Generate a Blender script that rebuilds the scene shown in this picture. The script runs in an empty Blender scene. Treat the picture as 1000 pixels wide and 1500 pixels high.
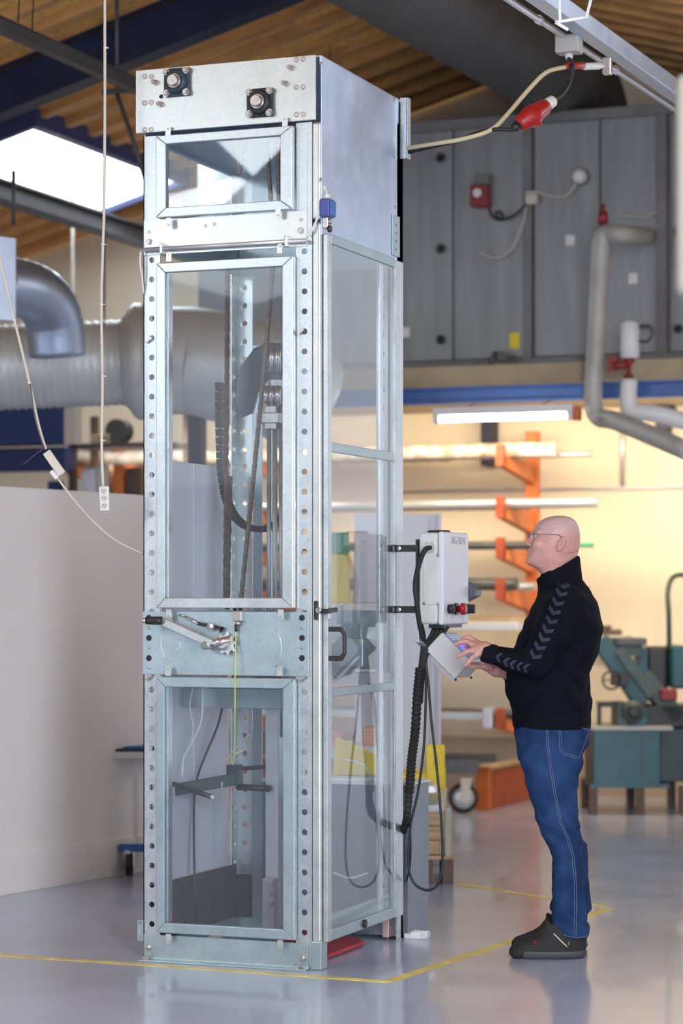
import bpy, math, random
import numpy as np
from mathutils import Vector, Matrix
from mathutils.bvhtree import BVHTree
random.seed(7)
# ------------------------------------------------------------------ camera, world, light, exposure
SC = bpy.context.scene
TH = math.radians(21.3); CT, ST = math.cos(TH), math.sin(TH)
FPX, HZ, CH = 3500.0, 872.0, 1.5
cam_d = bpy.data.cameras.new('camera'); cam = bpy.data.objects.new('camera', cam_d)
SC.collection.objects.link(cam); SC.camera = cam
cam.location = (0, 0, CH); cam.rotation_euler = (math.pi/2, 0, TH)
cam_d.sensor_fit = 'VERTICAL'; cam_d.sensor_height = 36; cam_d.sensor_width = 24
cam_d.lens = FPX/1500*36; cam_d.shift_y = (HZ-750)/1500
cam_d.dof.use_dof = True; cam_d.dof.focus_distance = 9.75; cam_d.dof.aperture_fstop = 2.0
cam_d.clip_end = 200
SC.view_settings.view_transform = 'Standard'; SC.view_settings.look = 'None'
SC.view_settings.gamma = 1; SC.view_settings.use_curve_mapping = False
SC.view_settings.exposure = 0.37
SC.cycles.use_denoising = True
SC.cycles.transparent_max_bounces = 32
SC.cycles.max_bounces = 8
SC.cycles.sample_clamp_indirect = 6
world = bpy.data.worlds.new('sky'); SC.world = world; world.use_nodes = True
bg = world.node_tree.nodes['Background']; bg.inputs[0].default_value = (0.86, 0.90, 1.0, 1); bg.inputs[1].default_value = 1.15
def area(name, loc, target, sx, sy, power, col):
    d = bpy.data.lights.new(name, 'AREA'); d.shape = 'RECTANGLE'; d.size = sx; d.size_y = sy
    d.energy = power; d.color = col
    o = bpy.data.objects.new(name, d); SC.collection.objects.link(o); o.location = loc
    o.rotation_euler = (Vector(target)-Vector(loc)).to_track_quat('-Z', 'Y').to_euler()
    return o
# daylight through the roof glazing (in view, and the same glazing row further up the hall) for the first two lamps
area('sky_and_fill_lamp', (-8.15, 15.4, 4.55), (-7.9, 15.4, 0), .7, 2.2, 60, (.82, .91, 1))
area('sky_and_fill_lamp', (-8.1, .6, 4.56), (-6.5, 1.6, 0), .8, 7.5, 300, (.84, .92, 1))
area('sky_and_fill_lamp', (.2, 3.0, 4.0), (-2.4, 9.5, 0), .9, 7, 620, (.88, .94, 1))  # added fill from the right to brighten the partition, no skylight there
area('sky_and_fill_lamp', (-.6, 12.0, 4.2), (-2.4, 11.5, 0), .8, 4, 60, (.85, .92, 1))  # area lamp under the right slope, no glazing built above it
# warm workshop lamps hung below the mezzanine, lighting the cream wall
area('workshop_lamp', (-4.9, 15.6, 2.72), (-5.0, 17.4, 1.5), 2.2, .25, 34, (1, .82, .55))
area('workshop_lamp', (-3.3, 15.6, 2.72), (-3.3, 17.4, 1.6), 1.6, .25, 28, (1, .84, .58))
area('workshop_lamp', (-7.4, 15.9, 2.6), (-7.4, 17.4, 1.6), 1.6, .25, 12, (1, .84, .62))
# ------------------------------------------------------------------ projection helpers (photo pixel + distance -> place in the hall)
def W(px, py, D):
    u = (px-500)/FPX
    return Vector((D*(-ST+u*CT), D*(CT+u*ST), CH+(HZ-py)/FPX*D))
def onY(px, py, y):                    # point where the sight line meets the plane at depth y
    u = (px-500)/FPX; return W(px, py, y/(CT+u*ST))
def onX(px, py, x):
    u = (px-500)/FPX; return W(px, py, x/(-ST+u*CT))
def onZ(px, py, z=0.0):
    return W(px, py, (CH-z)*FPX/(py-HZ))
RV = Vector((CT, ST, 0)); FV = Vector((-ST, CT, 0)); UP = Vector((0, 0, 1))
# ------------------------------------------------------------------ materials
def nmat(name, col, rough=.5, metal=0., var=0., vscale=8., bump=0., bscale=60., dark=None, stretch=None, emit=None, es=0., spec=None, coat=0., rvar=0.):
    m = bpy.data.materials.new(name); m.use_nodes = True; nt = m.node_tree; b = nt.nodes['Principled BSDF']
    b.inputs['Base Color'].default_value = (*col, 1); b.inputs['Roughness'].default_value = rough
    b.inputs['Metallic'].default_value = metal
    if spec is not None: b.inputs['Specular IOR Level'].default_value = spec
    if coat: b.inputs['Coat Weight'].default_value = coat
    if emit: b.inputs['Emission Color'].default_value = (*emit, 1); b.inputs['Emission Strength'].default_value = es
    tc = nt.nodes.new('ShaderNodeTexCoord'); mp = nt.nodes.new('ShaderNodeMapping'); nt.links.new(tc.outputs['Object'], mp.inputs[0])
    if stretch: mp.inputs['Scale'].default_value = stretch
    if var or rvar:
        n = nt.nodes.new('ShaderNodeTexNoise'); n.inputs['Scale'].default_value = vscale; n.inputs['Detail'].default_value = 5
        nt.links.new(mp.outputs[0], n.inputs[0])
    if var:
        r = nt.nodes.new('ShaderNodeValToRGB'); d = dark or tuple(c*(1-var) for c in col)
        r.color_ramp.elements[0].position = .32; r.color_ramp.elements[1].position = .68
        r.color_ramp.elements[0].color = (*d, 1); r.color_ramp.elements[1].color = (*[min(1, c*(1+var*.4)) for c in col], 1)
        nt.links.new(n.outputs['Fac'], r.inputs[0]); nt.links.new(r.outputs[0], b.inputs['Base Color'])
    if rvar:
        q = nt.nodes.new('ShaderNodeMapRange'); q.inputs['To Min'].default_value = max(.03, rough-rvar); q.inputs['To Max'].default_value = rough+rvar
        nt.links.new(n.outputs['Fac'], q.inputs[0]); nt.links.new(q.outputs[0], b.inputs['Roughness'])
    if bump:
        n2 = nt.nodes.new('ShaderNodeTexNoise'); n2.inputs['Scale'].default_value = bscale; n2.inputs['Detail'].default_value = 4
        nt.links.new(mp.outputs[0], n2.inputs[0]); bp = nt.nodes.new('ShaderNodeBump'); bp.inputs['Strength'].default_value = bump
        bp.inputs['Distance'].default_value = .01
        nt.links.new(n2.outputs['Fac'], bp.inputs['Height']); nt.links.new(bp.outputs[0], b.inputs['Normal'])
    return m
def galv(name, a, b_, rough=.36, scale=48., metal=.8):     # zinc spangle
    m = nmat(name, a, rough, metal); nt = m.node_tree; b = nt.nodes['Principled BSDF']
    tc = nt.nodes.new('ShaderNodeTexCoord')
    v = nt.nodes.new('ShaderNodeTexVoronoi'); v.inputs['Scale'].default_value = scale
    n = nt.nodes.new('ShaderNodeTexNoise'); n.inputs['Scale'].default_value = 7; n.inputs['Detail'].default_value = 8; n.inputs['Roughness'].default_value = .62
    mx = nt.nodes.new('ShaderNodeMix'); mx.data_type = 'FLOAT'; mx.inputs[0].default_value = .80
    nt.links.new(tc.outputs['Object'], v.inputs[0]); nt.links.new(tc.outputs['Object'], n.inputs[0])
    nt.links.new(v.outputs['Color'], mx.inputs[2]); nt.links.new(n.outputs['Fac'], mx.inputs[3])
    r = nt.nodes.new('ShaderNodeValToRGB'); r.color_ramp.elements[0].position = .3; r.color_ramp.elements[1].position = .7
    r.color_ramp.elements[0].color = (*b_, 1); r.color_ramp.elements[1].color = (*a, 1)
    nt.links.new(mx.outputs[0], r.inputs[0]); nt.links.new(r.outputs[0], b.inputs['Base Color'])
    q = nt.nodes.new('ShaderNodeMapRange'); q.inputs['To Min'].default_value = rough-.09; q.inputs['To Max'].default_value = rough+.12
    nt.links.new(mx.outputs[0], q.inputs[0]); nt.links.new(q.outputs[0], b.inputs['Roughness'])
    return m
def glassmat(name, tint, ior=1.5, gloss=.02, haze=.0):
    m = bpy.data.materials.new(name); m.use_nodes = True; nt = m.node_tree; nt.nodes.clear()
    out = nt.nodes.new('ShaderNodeOutputMaterial'); t = nt.nodes.new('ShaderNodeBsdfTransparent'); t.inputs[0].default_value = (*tint, 1)
    g = nt.nodes.new('ShaderNodeBsdfGlossy'); g.inputs['Roughness'].default_value = gloss; g.inputs[0].default_value = (1, 1, 1, 1)
    f = nt.nodes.new('ShaderNodeFresnel'); f.inputs[0].default_value = ior
    mx = nt.nodes.new('ShaderNodeMixShader'); ge = nt.nodes.new('ShaderNodeNewGeometry'); sb = nt.nodes.new('ShaderNodeMath'); sb.operation = 'SUBTRACT'; sb.inputs[0].default_value = 1
    ml = nt.nodes.new('ShaderNodeMath'); ml.operation = 'MULTIPLY'; nt.links.new(ge.outputs['Backfacing'], sb.inputs[1])
    nt.links.new(f.outputs[0], ml.inputs[0]); nt.links.new(sb.outputs[0], ml.inputs[1]); nt.links.new(ml.outputs[0], mx.inputs[0]); nt.links.new(t.outputs[0], mx.inputs[1]); nt.links.new(g.outputs[0], mx.inputs[2])
    last = mx
    if haze:
        d = nt.nodes.new('ShaderNodeBsdfDiffuse'); d.inputs[0].default_value = (.75, .8, .86, 1)
        m2 = nt.nodes.new('ShaderNodeMixShader'); m2.inputs[0].default_value = haze
        nt.links.new(mx.outputs[0], m2.inputs[1]); nt.links.new(d.outputs[0], m2.inputs[2]); last = m2
    nt.links.new(last.outputs[0], out.inputs[0]); return m
M = {
 'steel': galv('zinc_plated_steel', (.63, .67, .69), (.43, .49, .51), scale=110),
 'steel_warm': galv('zinc_plated_steel_yellowed', (.66, .68, .67), (.50, .54, .53), scale=110),
 'plate': galv('galvanised_plate', (.46, .56, .60), (.34, .43, .47), .40, 130),
 'panel_steel': galv('galvanised_side_sheet', (.56, .66, .84), (.46, .56, .74), .36, 90),
 'tube': nmat('pale_steel_tube', (.68, .70, .72), .3, .85, .1, 14, rvar=.08),
 'chrome': nmat('bright_steel', (.75, .74, .74), .2, 1),
 'rust': nmat('oiled_chain_steel', (.16, .11, .09), .45, .6, .3, 40),
 'screw': nmat('dull_screw', (.50, .46, .44), .35, .8, .2, 90),
 'black': nmat('black_plastic', (.018, .018, .02), .42),
 'rubber': nmat('black_rubber', (.015, .015, .016), .6, bump=.1),
 'bluecast': nmat('dark_blue_cast_iron', (.035, .06, .095), .42, .2, .25, 30),
 'blackcast': nmat('black_cast_iron', (.03, .036, .04), .42, .2, .25, 30),
 'glass': glassmat('clear_sheet', (.92, .95, .965), 1.48, .015, .025),
 'glass_side': glassmat('clear_door_sheet', (.90, .93, .95), 1.48, .03, .05),
 'alu': nmat('aluminium', (.66, .66, .71), .38, .6, .1, 10),
 'floor': nmat('painted_floor', (.385, .435, .59), .22, 0, .08, 1.6, bump=.04, bscale=9, coat=.25, rvar=.09),
 'tape': nmat('yellow_floor_tape', (.80, .66, .16), .45, 0, .35, 11),
 'partition': nmat('white_partition_paint', (.86, .835, .84), .55, 0, .05, .8),
 'cream': nmat('cream_wall_paint', (.80, .70, .55), .75, 0, .08, 1.1, bump=.08, bscale=25),
 'creamlow': nmat('wall_foot_shade', (.46, .36, .28), .7, 0, .12, 1.5),
 'wood': nmat('roof_board_wood', (.80, .42, .14), .65, 0, .45, 3, bump=.25, bscale=18, stretch=(1, 7, 1)),
 'joist': nmat('roof_joist_wood', (.66, .35, .13), .6, 0, .35, 3, bump=.2, bscale=16, stretch=(1, 8, 1)),
 'cork': nmat('roof_fibre_board', (.88, .52, .15), .8, 0, .35, 22, bump=.3, bscale=50),
 'bluebeam': nmat('dark_blue_beam_paint', (.006, .014, .058), .5, 0, .2, 4),
 'bluebox': nmat('deep_blue_box_paint', (.012, .035, .15), .5, 0, .15, 4),
 'lowshade': nmat('painted_low_shade', (.07, .062, .075), .45, 0, .2, 6),
 'kerbblue': nmat('skylight_kerb_blue', (.05, .07, .21), .4),
 'bluerail': nmat('blue_rail_paint', (.07, .15, .42), .4, .1, .15, 4),
 'greybeam': nmat('grey_beam_paint', (.10, .095, .095), .5, .3, .2, 5),
 'unit': nmat('grey_unit_sheet', (.285, .30, .32), .42, .35, .16, 2.2, stretch=(6, 1, .6)),
 'unitframe': nmat('unit_frame_grey', (.20, .20, .21), .5, .2, .2, 3),
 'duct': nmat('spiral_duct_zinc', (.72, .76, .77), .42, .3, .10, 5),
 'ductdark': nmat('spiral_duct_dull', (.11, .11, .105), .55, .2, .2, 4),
 'dullred': nmat('dull_red_housing', (.26, .025, .03), .45),
 'orange': nmat('orange_rack_paint', (.66, .16, .03), .45, 0, .2, 5),
 'orangered': nmat('red_orange_paint', (.42, .075, .025), .5, 0, .25, 5),
 'teal': nmat('teal_machine_paint', (.022, .095, .125), .38, .1, .2, 6),
 'tealgrey': nmat('grey_green_casting', (.085, .12, .12), .5, .3, .25, 6),
 'brownleg': nmat('brown_steel_leg', (.13, .085, .07), .6, .2, .3, 8),
 'white': nmat('white_plastic', (.75, .76, .78), .4, 0, .04, 5),
 'cabinet': nmat('cabinet_light_grey', (.66, .67, .68), .42, 0, .04, 6, bump=.03, bscale=200),
 'cabfront': nmat('cabinet_door_white', (.70, .73, .82), .38, 0, .03, 6),
 'greybox': nmat('blue_grey_sheet', (.20, .225, .29), .4, .2, .08, 3),
 'yellow': nmat('yellow_plastic', (.88, .68, .02), .4, 0, .08, 5),
 'red': nmat('red_plastic', (.38, .013, .012), .35),
 'redmat': nmat('red_board', (.50, .05, .07), .55, 0, .15, 6),
 'cable': nmat('cream_cable', (.62, .58, .50), .5),
 'whitecable': nmat('white_cable', (.72, .72, .70), .5),
 'cableyel': nmat('yellow_beige_cable', (.62, .54, .34), .5),
 'lime': nmat('yellow_green_cord', (.66, .72, .10), .6),
 'beigedim': nmat('dim_beige_paint', (.30, .28, .245), .6),
 'whitesheet': nmat('lavender_white_sheet', (.62, .62, .72), .45, 0, .05, 3),
 'insul': nmat('pipe_insulation', (.46, .45, .43), .55, .2, .15, 6),
 'cratewood': nmat('crate_wood', (.52, .36, .22), .7, 0, .3, 6, stretch=(1, 1, 8)),
 'blueplastic': nmat('blue_switch_plastic', (.05, .07, .30), .4),
 'bluetrim': nmat('blue_trim', (.02, .13, .42), .4),
 'green': nmat('green_plastic', (.05, .38, .22), .45),
 'binwhite': nmat('translucent_bin', (.62, .60, .68), .5),
 'wrap': nmat('wrapped_tube', (.80, .76, .70), .35, 0, .3, 5, dark=(.38, .26, .16), stretch=(2, 2, 2)),
 'tubegrey': nmat('stock_tube_grey', (.55, .56, .58), .3, .5, .1, 5),
 'tubedark': nmat('stock_tube_dark', (.10, .10, .11), .45, .4, .3, 8),
 'skin': nmat('skin', (.55, .315, .275), .46, 0, .16, 26, bump=.05, bscale=120, dark=(.50, .24, .215)),
 'eye': nmat('eye_white', (.45, .42, .41), .25),
 'jacket': nmat('black_knit', (.004, .005, .011), .85, 0, .2, 30, bump=.25, bscale=260, spec=.12),
 'cuffmat': nmat('black_rib', (.004, .005, .010), .9, 0, .2, 30, bump=.35, bscale=300, spec=.2),
 'chev': nmat('slate_chevron_print', (.03, .040, .066), .7, spec=.2),
 'denim': nmat('blue_denim', (.020, .054, .150), .85, 0, .42, 9, bump=.4, bscale=300, dark=(.009, .027, .085), spec=.15),
 'stitch': nmat('denim_stitch', (.12, .16, .26), .8),
 'shoe': nmat('black_shoe_suede', (.014, .014, .016), .75, bump=.2, bscale=180),
 'sole': nmat('dark_grey_sole', (.05, .055, .065), .6),
 'lens': glassmat('spectacle_lens', (.96, .97, .98), 1.5, .01),
 'screenv': nmat('violet_display', (.12, .06, .5), .3, emit=(.35, .22, .95), es=.55),
 'screenb': nmat('blue_keypad', (.20, .36, .72), .4),
 'tubeglow': nmat('fluorescent_tube', (1, 1, 1), .5, emit=(.93, 1., .86), es=14),
 'skyglow': nmat('skylight_sheet', (.9, .95, 1), .5, emit=(.86, .95, 1.), es=3.2),
 'dark': nmat('dark_void', (.02, .02, .022), .8),
 'plasterg': nmat('grey_plaster', (.52, .48, .44), .8, 0, .08, 1.2),
 'hosegreen': nmat('green_black_hose', (.02, .05, .035), .5),
 'paper': nmat('paper', (.75, .78, .8), .7),
}
# closely shaved scalp: cooler tone above the temples
_nt = M['skin'].node_tree; _b = _nt.nodes['Principled BSDF']; _l = _b.inputs['Base Color'].links[0].from_socket
_tc = _nt.nodes.new('ShaderNodeTexCoord'); _sx = _nt.nodes.new('ShaderNodeSeparateXYZ'); _nt.links.new(_tc.outputs['Object'], _sx.inputs[0])
_mr = _nt.nodes.new('ShaderNodeMapRange'); _mr.inputs['From Min'].default_value = 1.73; _mr.inputs['From Max'].default_value = 1.80; _mr.inputs['To Max'].default_value = .75
_nt.links.new(_sx.outputs['Z'], _mr.inputs[0]); _mx = _nt.nodes.new('ShaderNodeMix'); _mx.data_type = 'RGBA'; _mx.inputs[7].default_value = (.50, .37, .40, 1)
_nt.links.new(_mr.outputs[0], _mx.inputs[0]); _nt.links.new(_l, _mx.inputs[6]); _nt.links.new(_mx.outputs[2], _b.inputs['Base Color'])
# ------------------------------------------------------------------ mesh builder
class B:
    def __init__(s): s.v = []; s.f = []; s.sm = []
    def add(s, vs, fs, smooth=False):
        k = len(s.v); s.v += [tuple(v) for v in vs]; s.f += [tuple(i+k for i in f) for f in fs]; s.sm += [smooth]*len(fs); return s
    def box(s, a, b, R=None, c=None):          # min / max corner, optional rotation about c
        x0, y0, z0 = a; x1, y1, z1 = b
        vs = [Vector(p) for p in ((x0,y0,z0),(x1,y0,z0),(x1,y1,z0),(x0,y1,z0),(x0,y0,z1),(x1,y0,z1),(x1,y1,z1),(x0,y1,z1))]
        if R is not None:
            c = Vector(c) if c is not None else (Vector(a)+Vector(b))/2
            vs = [R @ (v-c) + c for v in vs]
        return s.add(vs, [(0,3,2,1),(4,5,6,7),(0,1,5,4),(1,2,6,5),(2,3,7,6),(3,0,4,7)])
    def hexa(s, p):                            # 4 bottom + 4 top points
        return s.add(p, [(0,3,2,1),(4,5,6,7),(0,1,5,4),(1,2,6,5),(2,3,7,6),(3,0,4,7)])
    def bar(s, p0, p1, w, h, up=UP):           # rectangular bar between two points
        p0, p1 = Vector(p0), Vector(p1); d = (p1-p0).normalized(); sd = d.cross(Vector(up))
        if sd.length < 1e-4: sd = d.cross(Vector((1, 0, 0)))
        sd.normalize(); u = sd.cross(d).normalized()
        q = []
        for p in (p0, p1): q += [p-sd*w/2-u*h/2, p+sd*w/2-u*h/2, p+sd*w/2+u*h/2, p-sd*w/2+u*h/2]
        return s.add(q, [(0,1,2,3),(7,6,5,4),(0,4,5,1),(1,5,6,2),(2,6,7,3),(3,7,4,0)])
    def tube(s, pts, r, n=10, caps=True, smooth=True):
        pts = [Vector(p) for p in pts]; rs = r if isinstance(r, (list, tuple)) else [r]*len(pts)
        vs = []; up = None
        for i, p in enumerate(pts):
            d = (pts[min(i+1, len(pts)-1)]-pts[max(i-1, 0)]).normalized()
            if up is None:
                up = Vector((0, 0, 1)) if abs(d.z) < .9 else Vector((0, 1, 0))
            a = (up - d*up.dot(d)).normalized(); b_ = d.cross(a); up = a
            for k in range(n):
                t = 2*math.pi*k/n; vs.append(p + (a*math.cos(t)+b_*math.sin(t))*rs[i])
        fs = [(i*n+k, i*n+(k+1)%n, (i+1)*n+(k+1)%n, (i+1)*n+k) for i in range(len(pts)-1) for k in range(n)]
        s.add(vs, fs, smooth)
        if caps:
            m = len(s.v)-len(vs)
            s.f += [tuple(m+k for k in range(n-1, -1, -1)), tuple(m+(len(pts)-1)*n+k for k in range(n))]; s.sm += [False]*2
        return s
    def cyl(s, p0, p1, r, r1=None, n=16): return s.tube([p0, p1], [r, r if r1 is None else r1], n)
    def lathe(s, prof, c, axis=(0, 0, 1), n=20, smooth=True):   # prof: (radius, height)
        ax = Vector(axis).normalized(); a = ax.orthogonal().normalized(); b_ = ax.cross(a); c = Vector(c); vs = []
        for r, h in prof:
            for k in range(n):
                t = 2*math.pi*k/n; vs.append(c+ax*h+(a*math.cos(t)+b_*math.sin(t))*r)
        fs = [(i*n+k, i*n+(k+1)%n, (i+1)*n+(k+1)%n, (i+1)*n+k) for i in range(len(prof)-1) for k in range(n)]
        m = len(s.v); s.add(vs, fs, smooth)
        s.f += [tuple(m+k for k in range(n-1, -1, -1)), tuple(m+(len(prof)-1)*n+k for k in range(n))]; s.sm += [False]*2
        return s
    def prism(s, poly, o, ux, uy, un, th):     # 2D polygon in plane (ux,uy) at o, thickness th along un
        o, ux, uy, un = Vector(o), Vector(ux), Vector(uy), Vector(un); n = len(poly)
        vs = [o+ux*a+uy*b_ for a, b_ in poly] + [o+ux*a+uy*b_+un*th for a, b_ in poly]
        fs = [tuple(range(n-1, -1, -1)), tuple(range(n, 2*n))] + [(i, (i+1) % n, n+(i+1) % n, n+i) for i in range(n)]
        return s.add(vs, fs)
    def ball(s, c, r, n=12, sc=(1, 1, 1)):
        c = Vector(c); vs = []; m = n//2+1
        for i in range(m):
            ph = math.pi*i/(m-1)
            for k in range(n):
                t = 2*math.pi*k/n; vs.append(c+Vector((r*sc[0]*math.sin(ph)*math.cos(t), r*sc[1]*math.sin(ph)*math.sin(t), r*sc[2]*math.cos(ph))))
        return s.add(vs, [(i*n+k, (i+1)*n+k, (i+1)*n+(k+1)%n, i*n+(k+1)%n) for i in range(m-1) for k in range(n)], True)
    def strip(s, o, ux, uy, un, w, h, holes, r, th, hx=None, n=16):
        """plate w wide, h tall in plane (ux,uy) with round holes at heights `holes`, thickness th along un"""
        o, ux, uy, un = Vector(o), Vector(ux), Vector(uy), Vector(un); hx = w/2 if hx is None else hx
        hs = sorted(holes); cuts = [0.]
        for a in hs:
            c0, c1 = a-r*1.7, a+r*1.7
            if c0 > cuts[-1]+1e-4 and c1 < h: cuts += [c0, c1]
            else: hs = [q for q in hs if q != a]
        cuts.append(h); hi = 0
        P = lambda a, b_, t: o+ux*a+uy*b_+un*t
        for i in range(len(cuts)-1):
            y0, y1 = cuts[i], cuts[i+1]
            if i % 2 == 0:
                s.add([P(0,y0,0),P(w,y0,0),P(w,y1,0),P(0,y1,0),P(0,y0,th),P(w,y0,th),P(w,y1,th),P(0,y1,th)], [(0,3,2,1),(4,5,6,7),(1,2,6,5),(3,0,4,7)])
            else:
                cy = hs[hi]; hi += 1; vs = []; fs = []
                for t in (0, th):
                    for k in range(n):
                        an = 2*math.pi*k/n; vs.append(P(hx+r*math.cos(an), cy+r*math.sin(an), t))
                    for k in range(n):
                        an = 2*math.pi*k/n; dx, dy = math.cos(an), math.sin(an)
                        sx = (w-hx)/dx if dx > 1e-6 else (-hx/dx if dx < -1e-6 else 1e9)
                        sy = (y1-cy)/dy if dy > 1e-6 else ((y0-cy)/dy if dy < -1e-6 else 1e9)
                        q = min(sx, sy); vs.append(P(hx+dx*q, cy+dy*q, t))
                for k in range(n):
                    k2 = (k+1) % n
                    fs += [(k, k2, n+k2, n+k), (2*n+k, 3*n+k, 3*n+k2, 2*n+k2), (k, 2*n+k, 2*n+k2, k2)]
                cor = [P(w,y1,0),P(0,y1,0),P(0,y0,0),P(w,y0,0),P(w,y1,th),P(0,y1,th),P(0,y0,th),P(w,y0,th)]
                b0 = len(vs); vs += cor
                angs = [math.atan2(y1-cy, w-hx), math.atan2(y1-cy, -hx), math.atan2(y0-cy, -hx), math.atan2(y0-cy, w-hx)]
                for j, an in enumerate(angs):
                    k = int((an % (2*math.pi))/(2*math.pi/n)); k2 = (k+1) % n
                    fs += [(n+k, n+k2, b0+j), (3*n+k2, 3*n+k, b0+4+j)]
                fs += [(b0+3, b0+0, b0+4, b0+7), (b0+1, b0+2, b0+6, b0+5)]
                s.add(vs, fs)
        s.add([P(0,0,0),P(w,0,0),P(w,0,th),P(0,0,th)], [(0,1,2,3)]); s.add([P(0,h,0),P(w,h,0),P(w,h,th),P(0,h,th)], [(3,2,1,0)])
        return s
    def build(s, name, mat, parent=None, loc=None, bevel=0., label=None, cat=None, group=None, kind=None, seg=2):
        vs = s.v
        if parent is not None: o0 = wloc(parent) if loc is None else Vector(loc)
        elif loc is not None: o0 = Vector(loc)
        else:
            a = np.array(vs); o0 = Vector(((a[:,0].min()+a[:,0].max())/2, (a[:,1].min()+a[:,1].max())/2, a[:,2].min()))
        me = bpy.data.meshes.new(name); me.from_pydata([(v[0]-o0.x, v[1]-o0.y, v[2]-o0.z) for v in vs], [], s.f)
        me.polygons.foreach_set('use_smooth', s.sm); me.update()
        me.materials.append(M[mat] if isinstance(mat, str) else mat)
        o = bpy.data.objects.new(name, me); SC.collection.objects.link(o)
        if parent is not None: o.parent = parent; o.location = o0-wloc(parent)
        else: o.location = o0
        if bevel:
            bm = o.modifiers.new('bevel', 'BEVEL'); bm.width = bevel; bm.segments = seg; bm.limit_method = 'ANGLE'; bm.angle_limit = math.radians(40)
        tag(o, label, cat, group, kind); return o
def wloc(o):
    v = Vector(o.location)
    while o.parent is not None: o = o.parent; v += Vector(o.location)
    return v
def tag(o, label=None, cat=None, group=None, kind=None):
    if label: o['label'] = label
    if cat: o['category'] = cat
    if group: o['group'] = group
    if kind: o['kind'] = kind
    return o
def thing(name, loc, label, cat, group=None):
    o = bpy.data.objects.new(name, None); SC.collection.objects.link(o); o.location = loc; o.empty_display_size = .1
    return tag(o, label, cat, group)
def copy_tree(o, dloc=None, parent=None):
    c = o.copy(); SC.collection.objects.link(c)
    if parent is not None: c.parent = parent
    if dloc is not None: c.location = Vector(o.location)+Vector(dloc)
    for ch in list(o.children): copy_tree(ch, None, c)
    return c
def curve_pts(pts, n=8):                      # Catmull-Rom through the points
    P = [Vector(p) for p in pts]; P = [P[0]*2-P[1]]+P+[P[-1]*2-P[-2]]; out = []
    for i in range(1, len(P)-2):
        for k in range(n):
            t = k/n; a, b_, c, d = P[i-1:i+3]
            out.append(.5*((2*b_)+(c-a)*t+(2*a-5*b_+4*c-d)*t*t+(-a+3*b_-3*c+d)*t**3))
    out.append(P[-2]); return out
def bolt(c, ax, r, h, parent, mat='screw', name='bolt', n=6):
    c = Vector(c); ax = Vector(ax).normalized(); b = B()
    b.lathe([(r*1.35, 0), (r*1.35, h*.25)], c, ax, 14, False); b.lathe([(r, h*.25), (r, h*.9), (r*.8, h)], c, ax, n, False)
    b.lathe([(r*.45, h), (r*.42, h*1.25)], c, ax, 10, False)
    return b.build(name, mat, parent)
# ================================================================== THE HALL
def roofz(x): return 6.92+.28*x if x < -4.9 else 5.548-.28*(x+4.9)
YG = 17.4
fl = B(); fl.box((-14, -6, -.1), (4, YG+.3, 0)); fl.build('floor', 'floor', kind='structure', loc=(0, 0, 0), label='grey-blue painted concrete floor')
wb = B(); wb.add([(-14,YG,0),(-2,YG,0),(-2,YG,roofz(-2)+.05),(-4.9,YG,5.6),(-14,YG,roofz(-14)+.05),(-14,YG+.2,0),(-2,YG+.2,0),(-2,YG+.2,roofz(-2)+.05),(-4.9,YG+.2,5.6),(-14,YG+.2,roofz(-14)+.05)],
   [(0,1,2,3,4),(9,8,7,6,5),(0,5,6,1),(1,6,7,2),(2,7,8,3),(3,8,9,4),(4,9,5,0)])
wb = wb.build('wall_back', 'cream', kind='structure', loc=(-6, YG, 0), label='cream painted rear wall')
lw = B(); lw.box((-9, YG-.012, 0), (-2, YG, .42)); lw.build('wall_band', 'creamlow', wb)  # shade at the foot of the cream wall, put into a brown colour
wr = B(); wr.box((2.6, 9, 0), (2.8, YG+.2, 3.4)); wr.build('wall_right', 'plasterg', kind='structure')
wc = B(); wc.box((-14, 6, 0), (-13.8, YG+.2, 3.1)); wc.build('wall_left', 'plasterg', kind='structure')
wf = B(); wf.box((-14, -6.2, 0), (4, -6, 2.7)); wf.build('wall_front', nmat('dark_front_wall', (.22, .22, .23), .8), kind='structure', label='unseen grey wall at the camera end of the hall')  # out of view, added to darken the low reflections in the steel
# roof: boards along the slope, joists between them
SKX0, SKX1, SKY0, SKY1 = -8.55, -7.8, 14.28, 16.62
ce = B()
for xa, xb in ((-14, -4.9), (-4.9, 4)):
    ce.hexa([(xa,-6,roofz(xa)+.10),(xb,-6,roofz(xb)+.10 if xb > -5 and xb < -4 else roofz(xb)+.10),(xb,YG,roofz(xb)+.10),(xa,YG,roofz(xa)+.10),
             (xa,-6,roofz(xa)+.2),(xb,-6,roofz(xb)+.2),(xb,YG,roofz(xb)+.2),(xa,YG,roofz(xa)+.2)])
ce = ce.build('ceiling', 'wood', kind='structure', loc=(-4.9, 5, 4), label='timber roof underside')
rb = random.Random(3)
def slope_strip(xa, xb, y0, y1, dz0, dz1, name, mat):
    b = B(); b.hexa([(xa,y0,roofz(xa)+dz0),(xb,y0,roofz(xb)+dz0),(xb,y1,roofz(xb)+dz0),(xa,y1,roofz(xa)+dz0),
                     (xa,y0,roofz(xa)+dz1),(xb,y0,roofz(xb)+dz1),(xb,y1,roofz(xb)+dz1),(xa,y1,roofz(xa)+dz1)])
    return b.build(name, mat, ce)
y = 8.0
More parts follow.
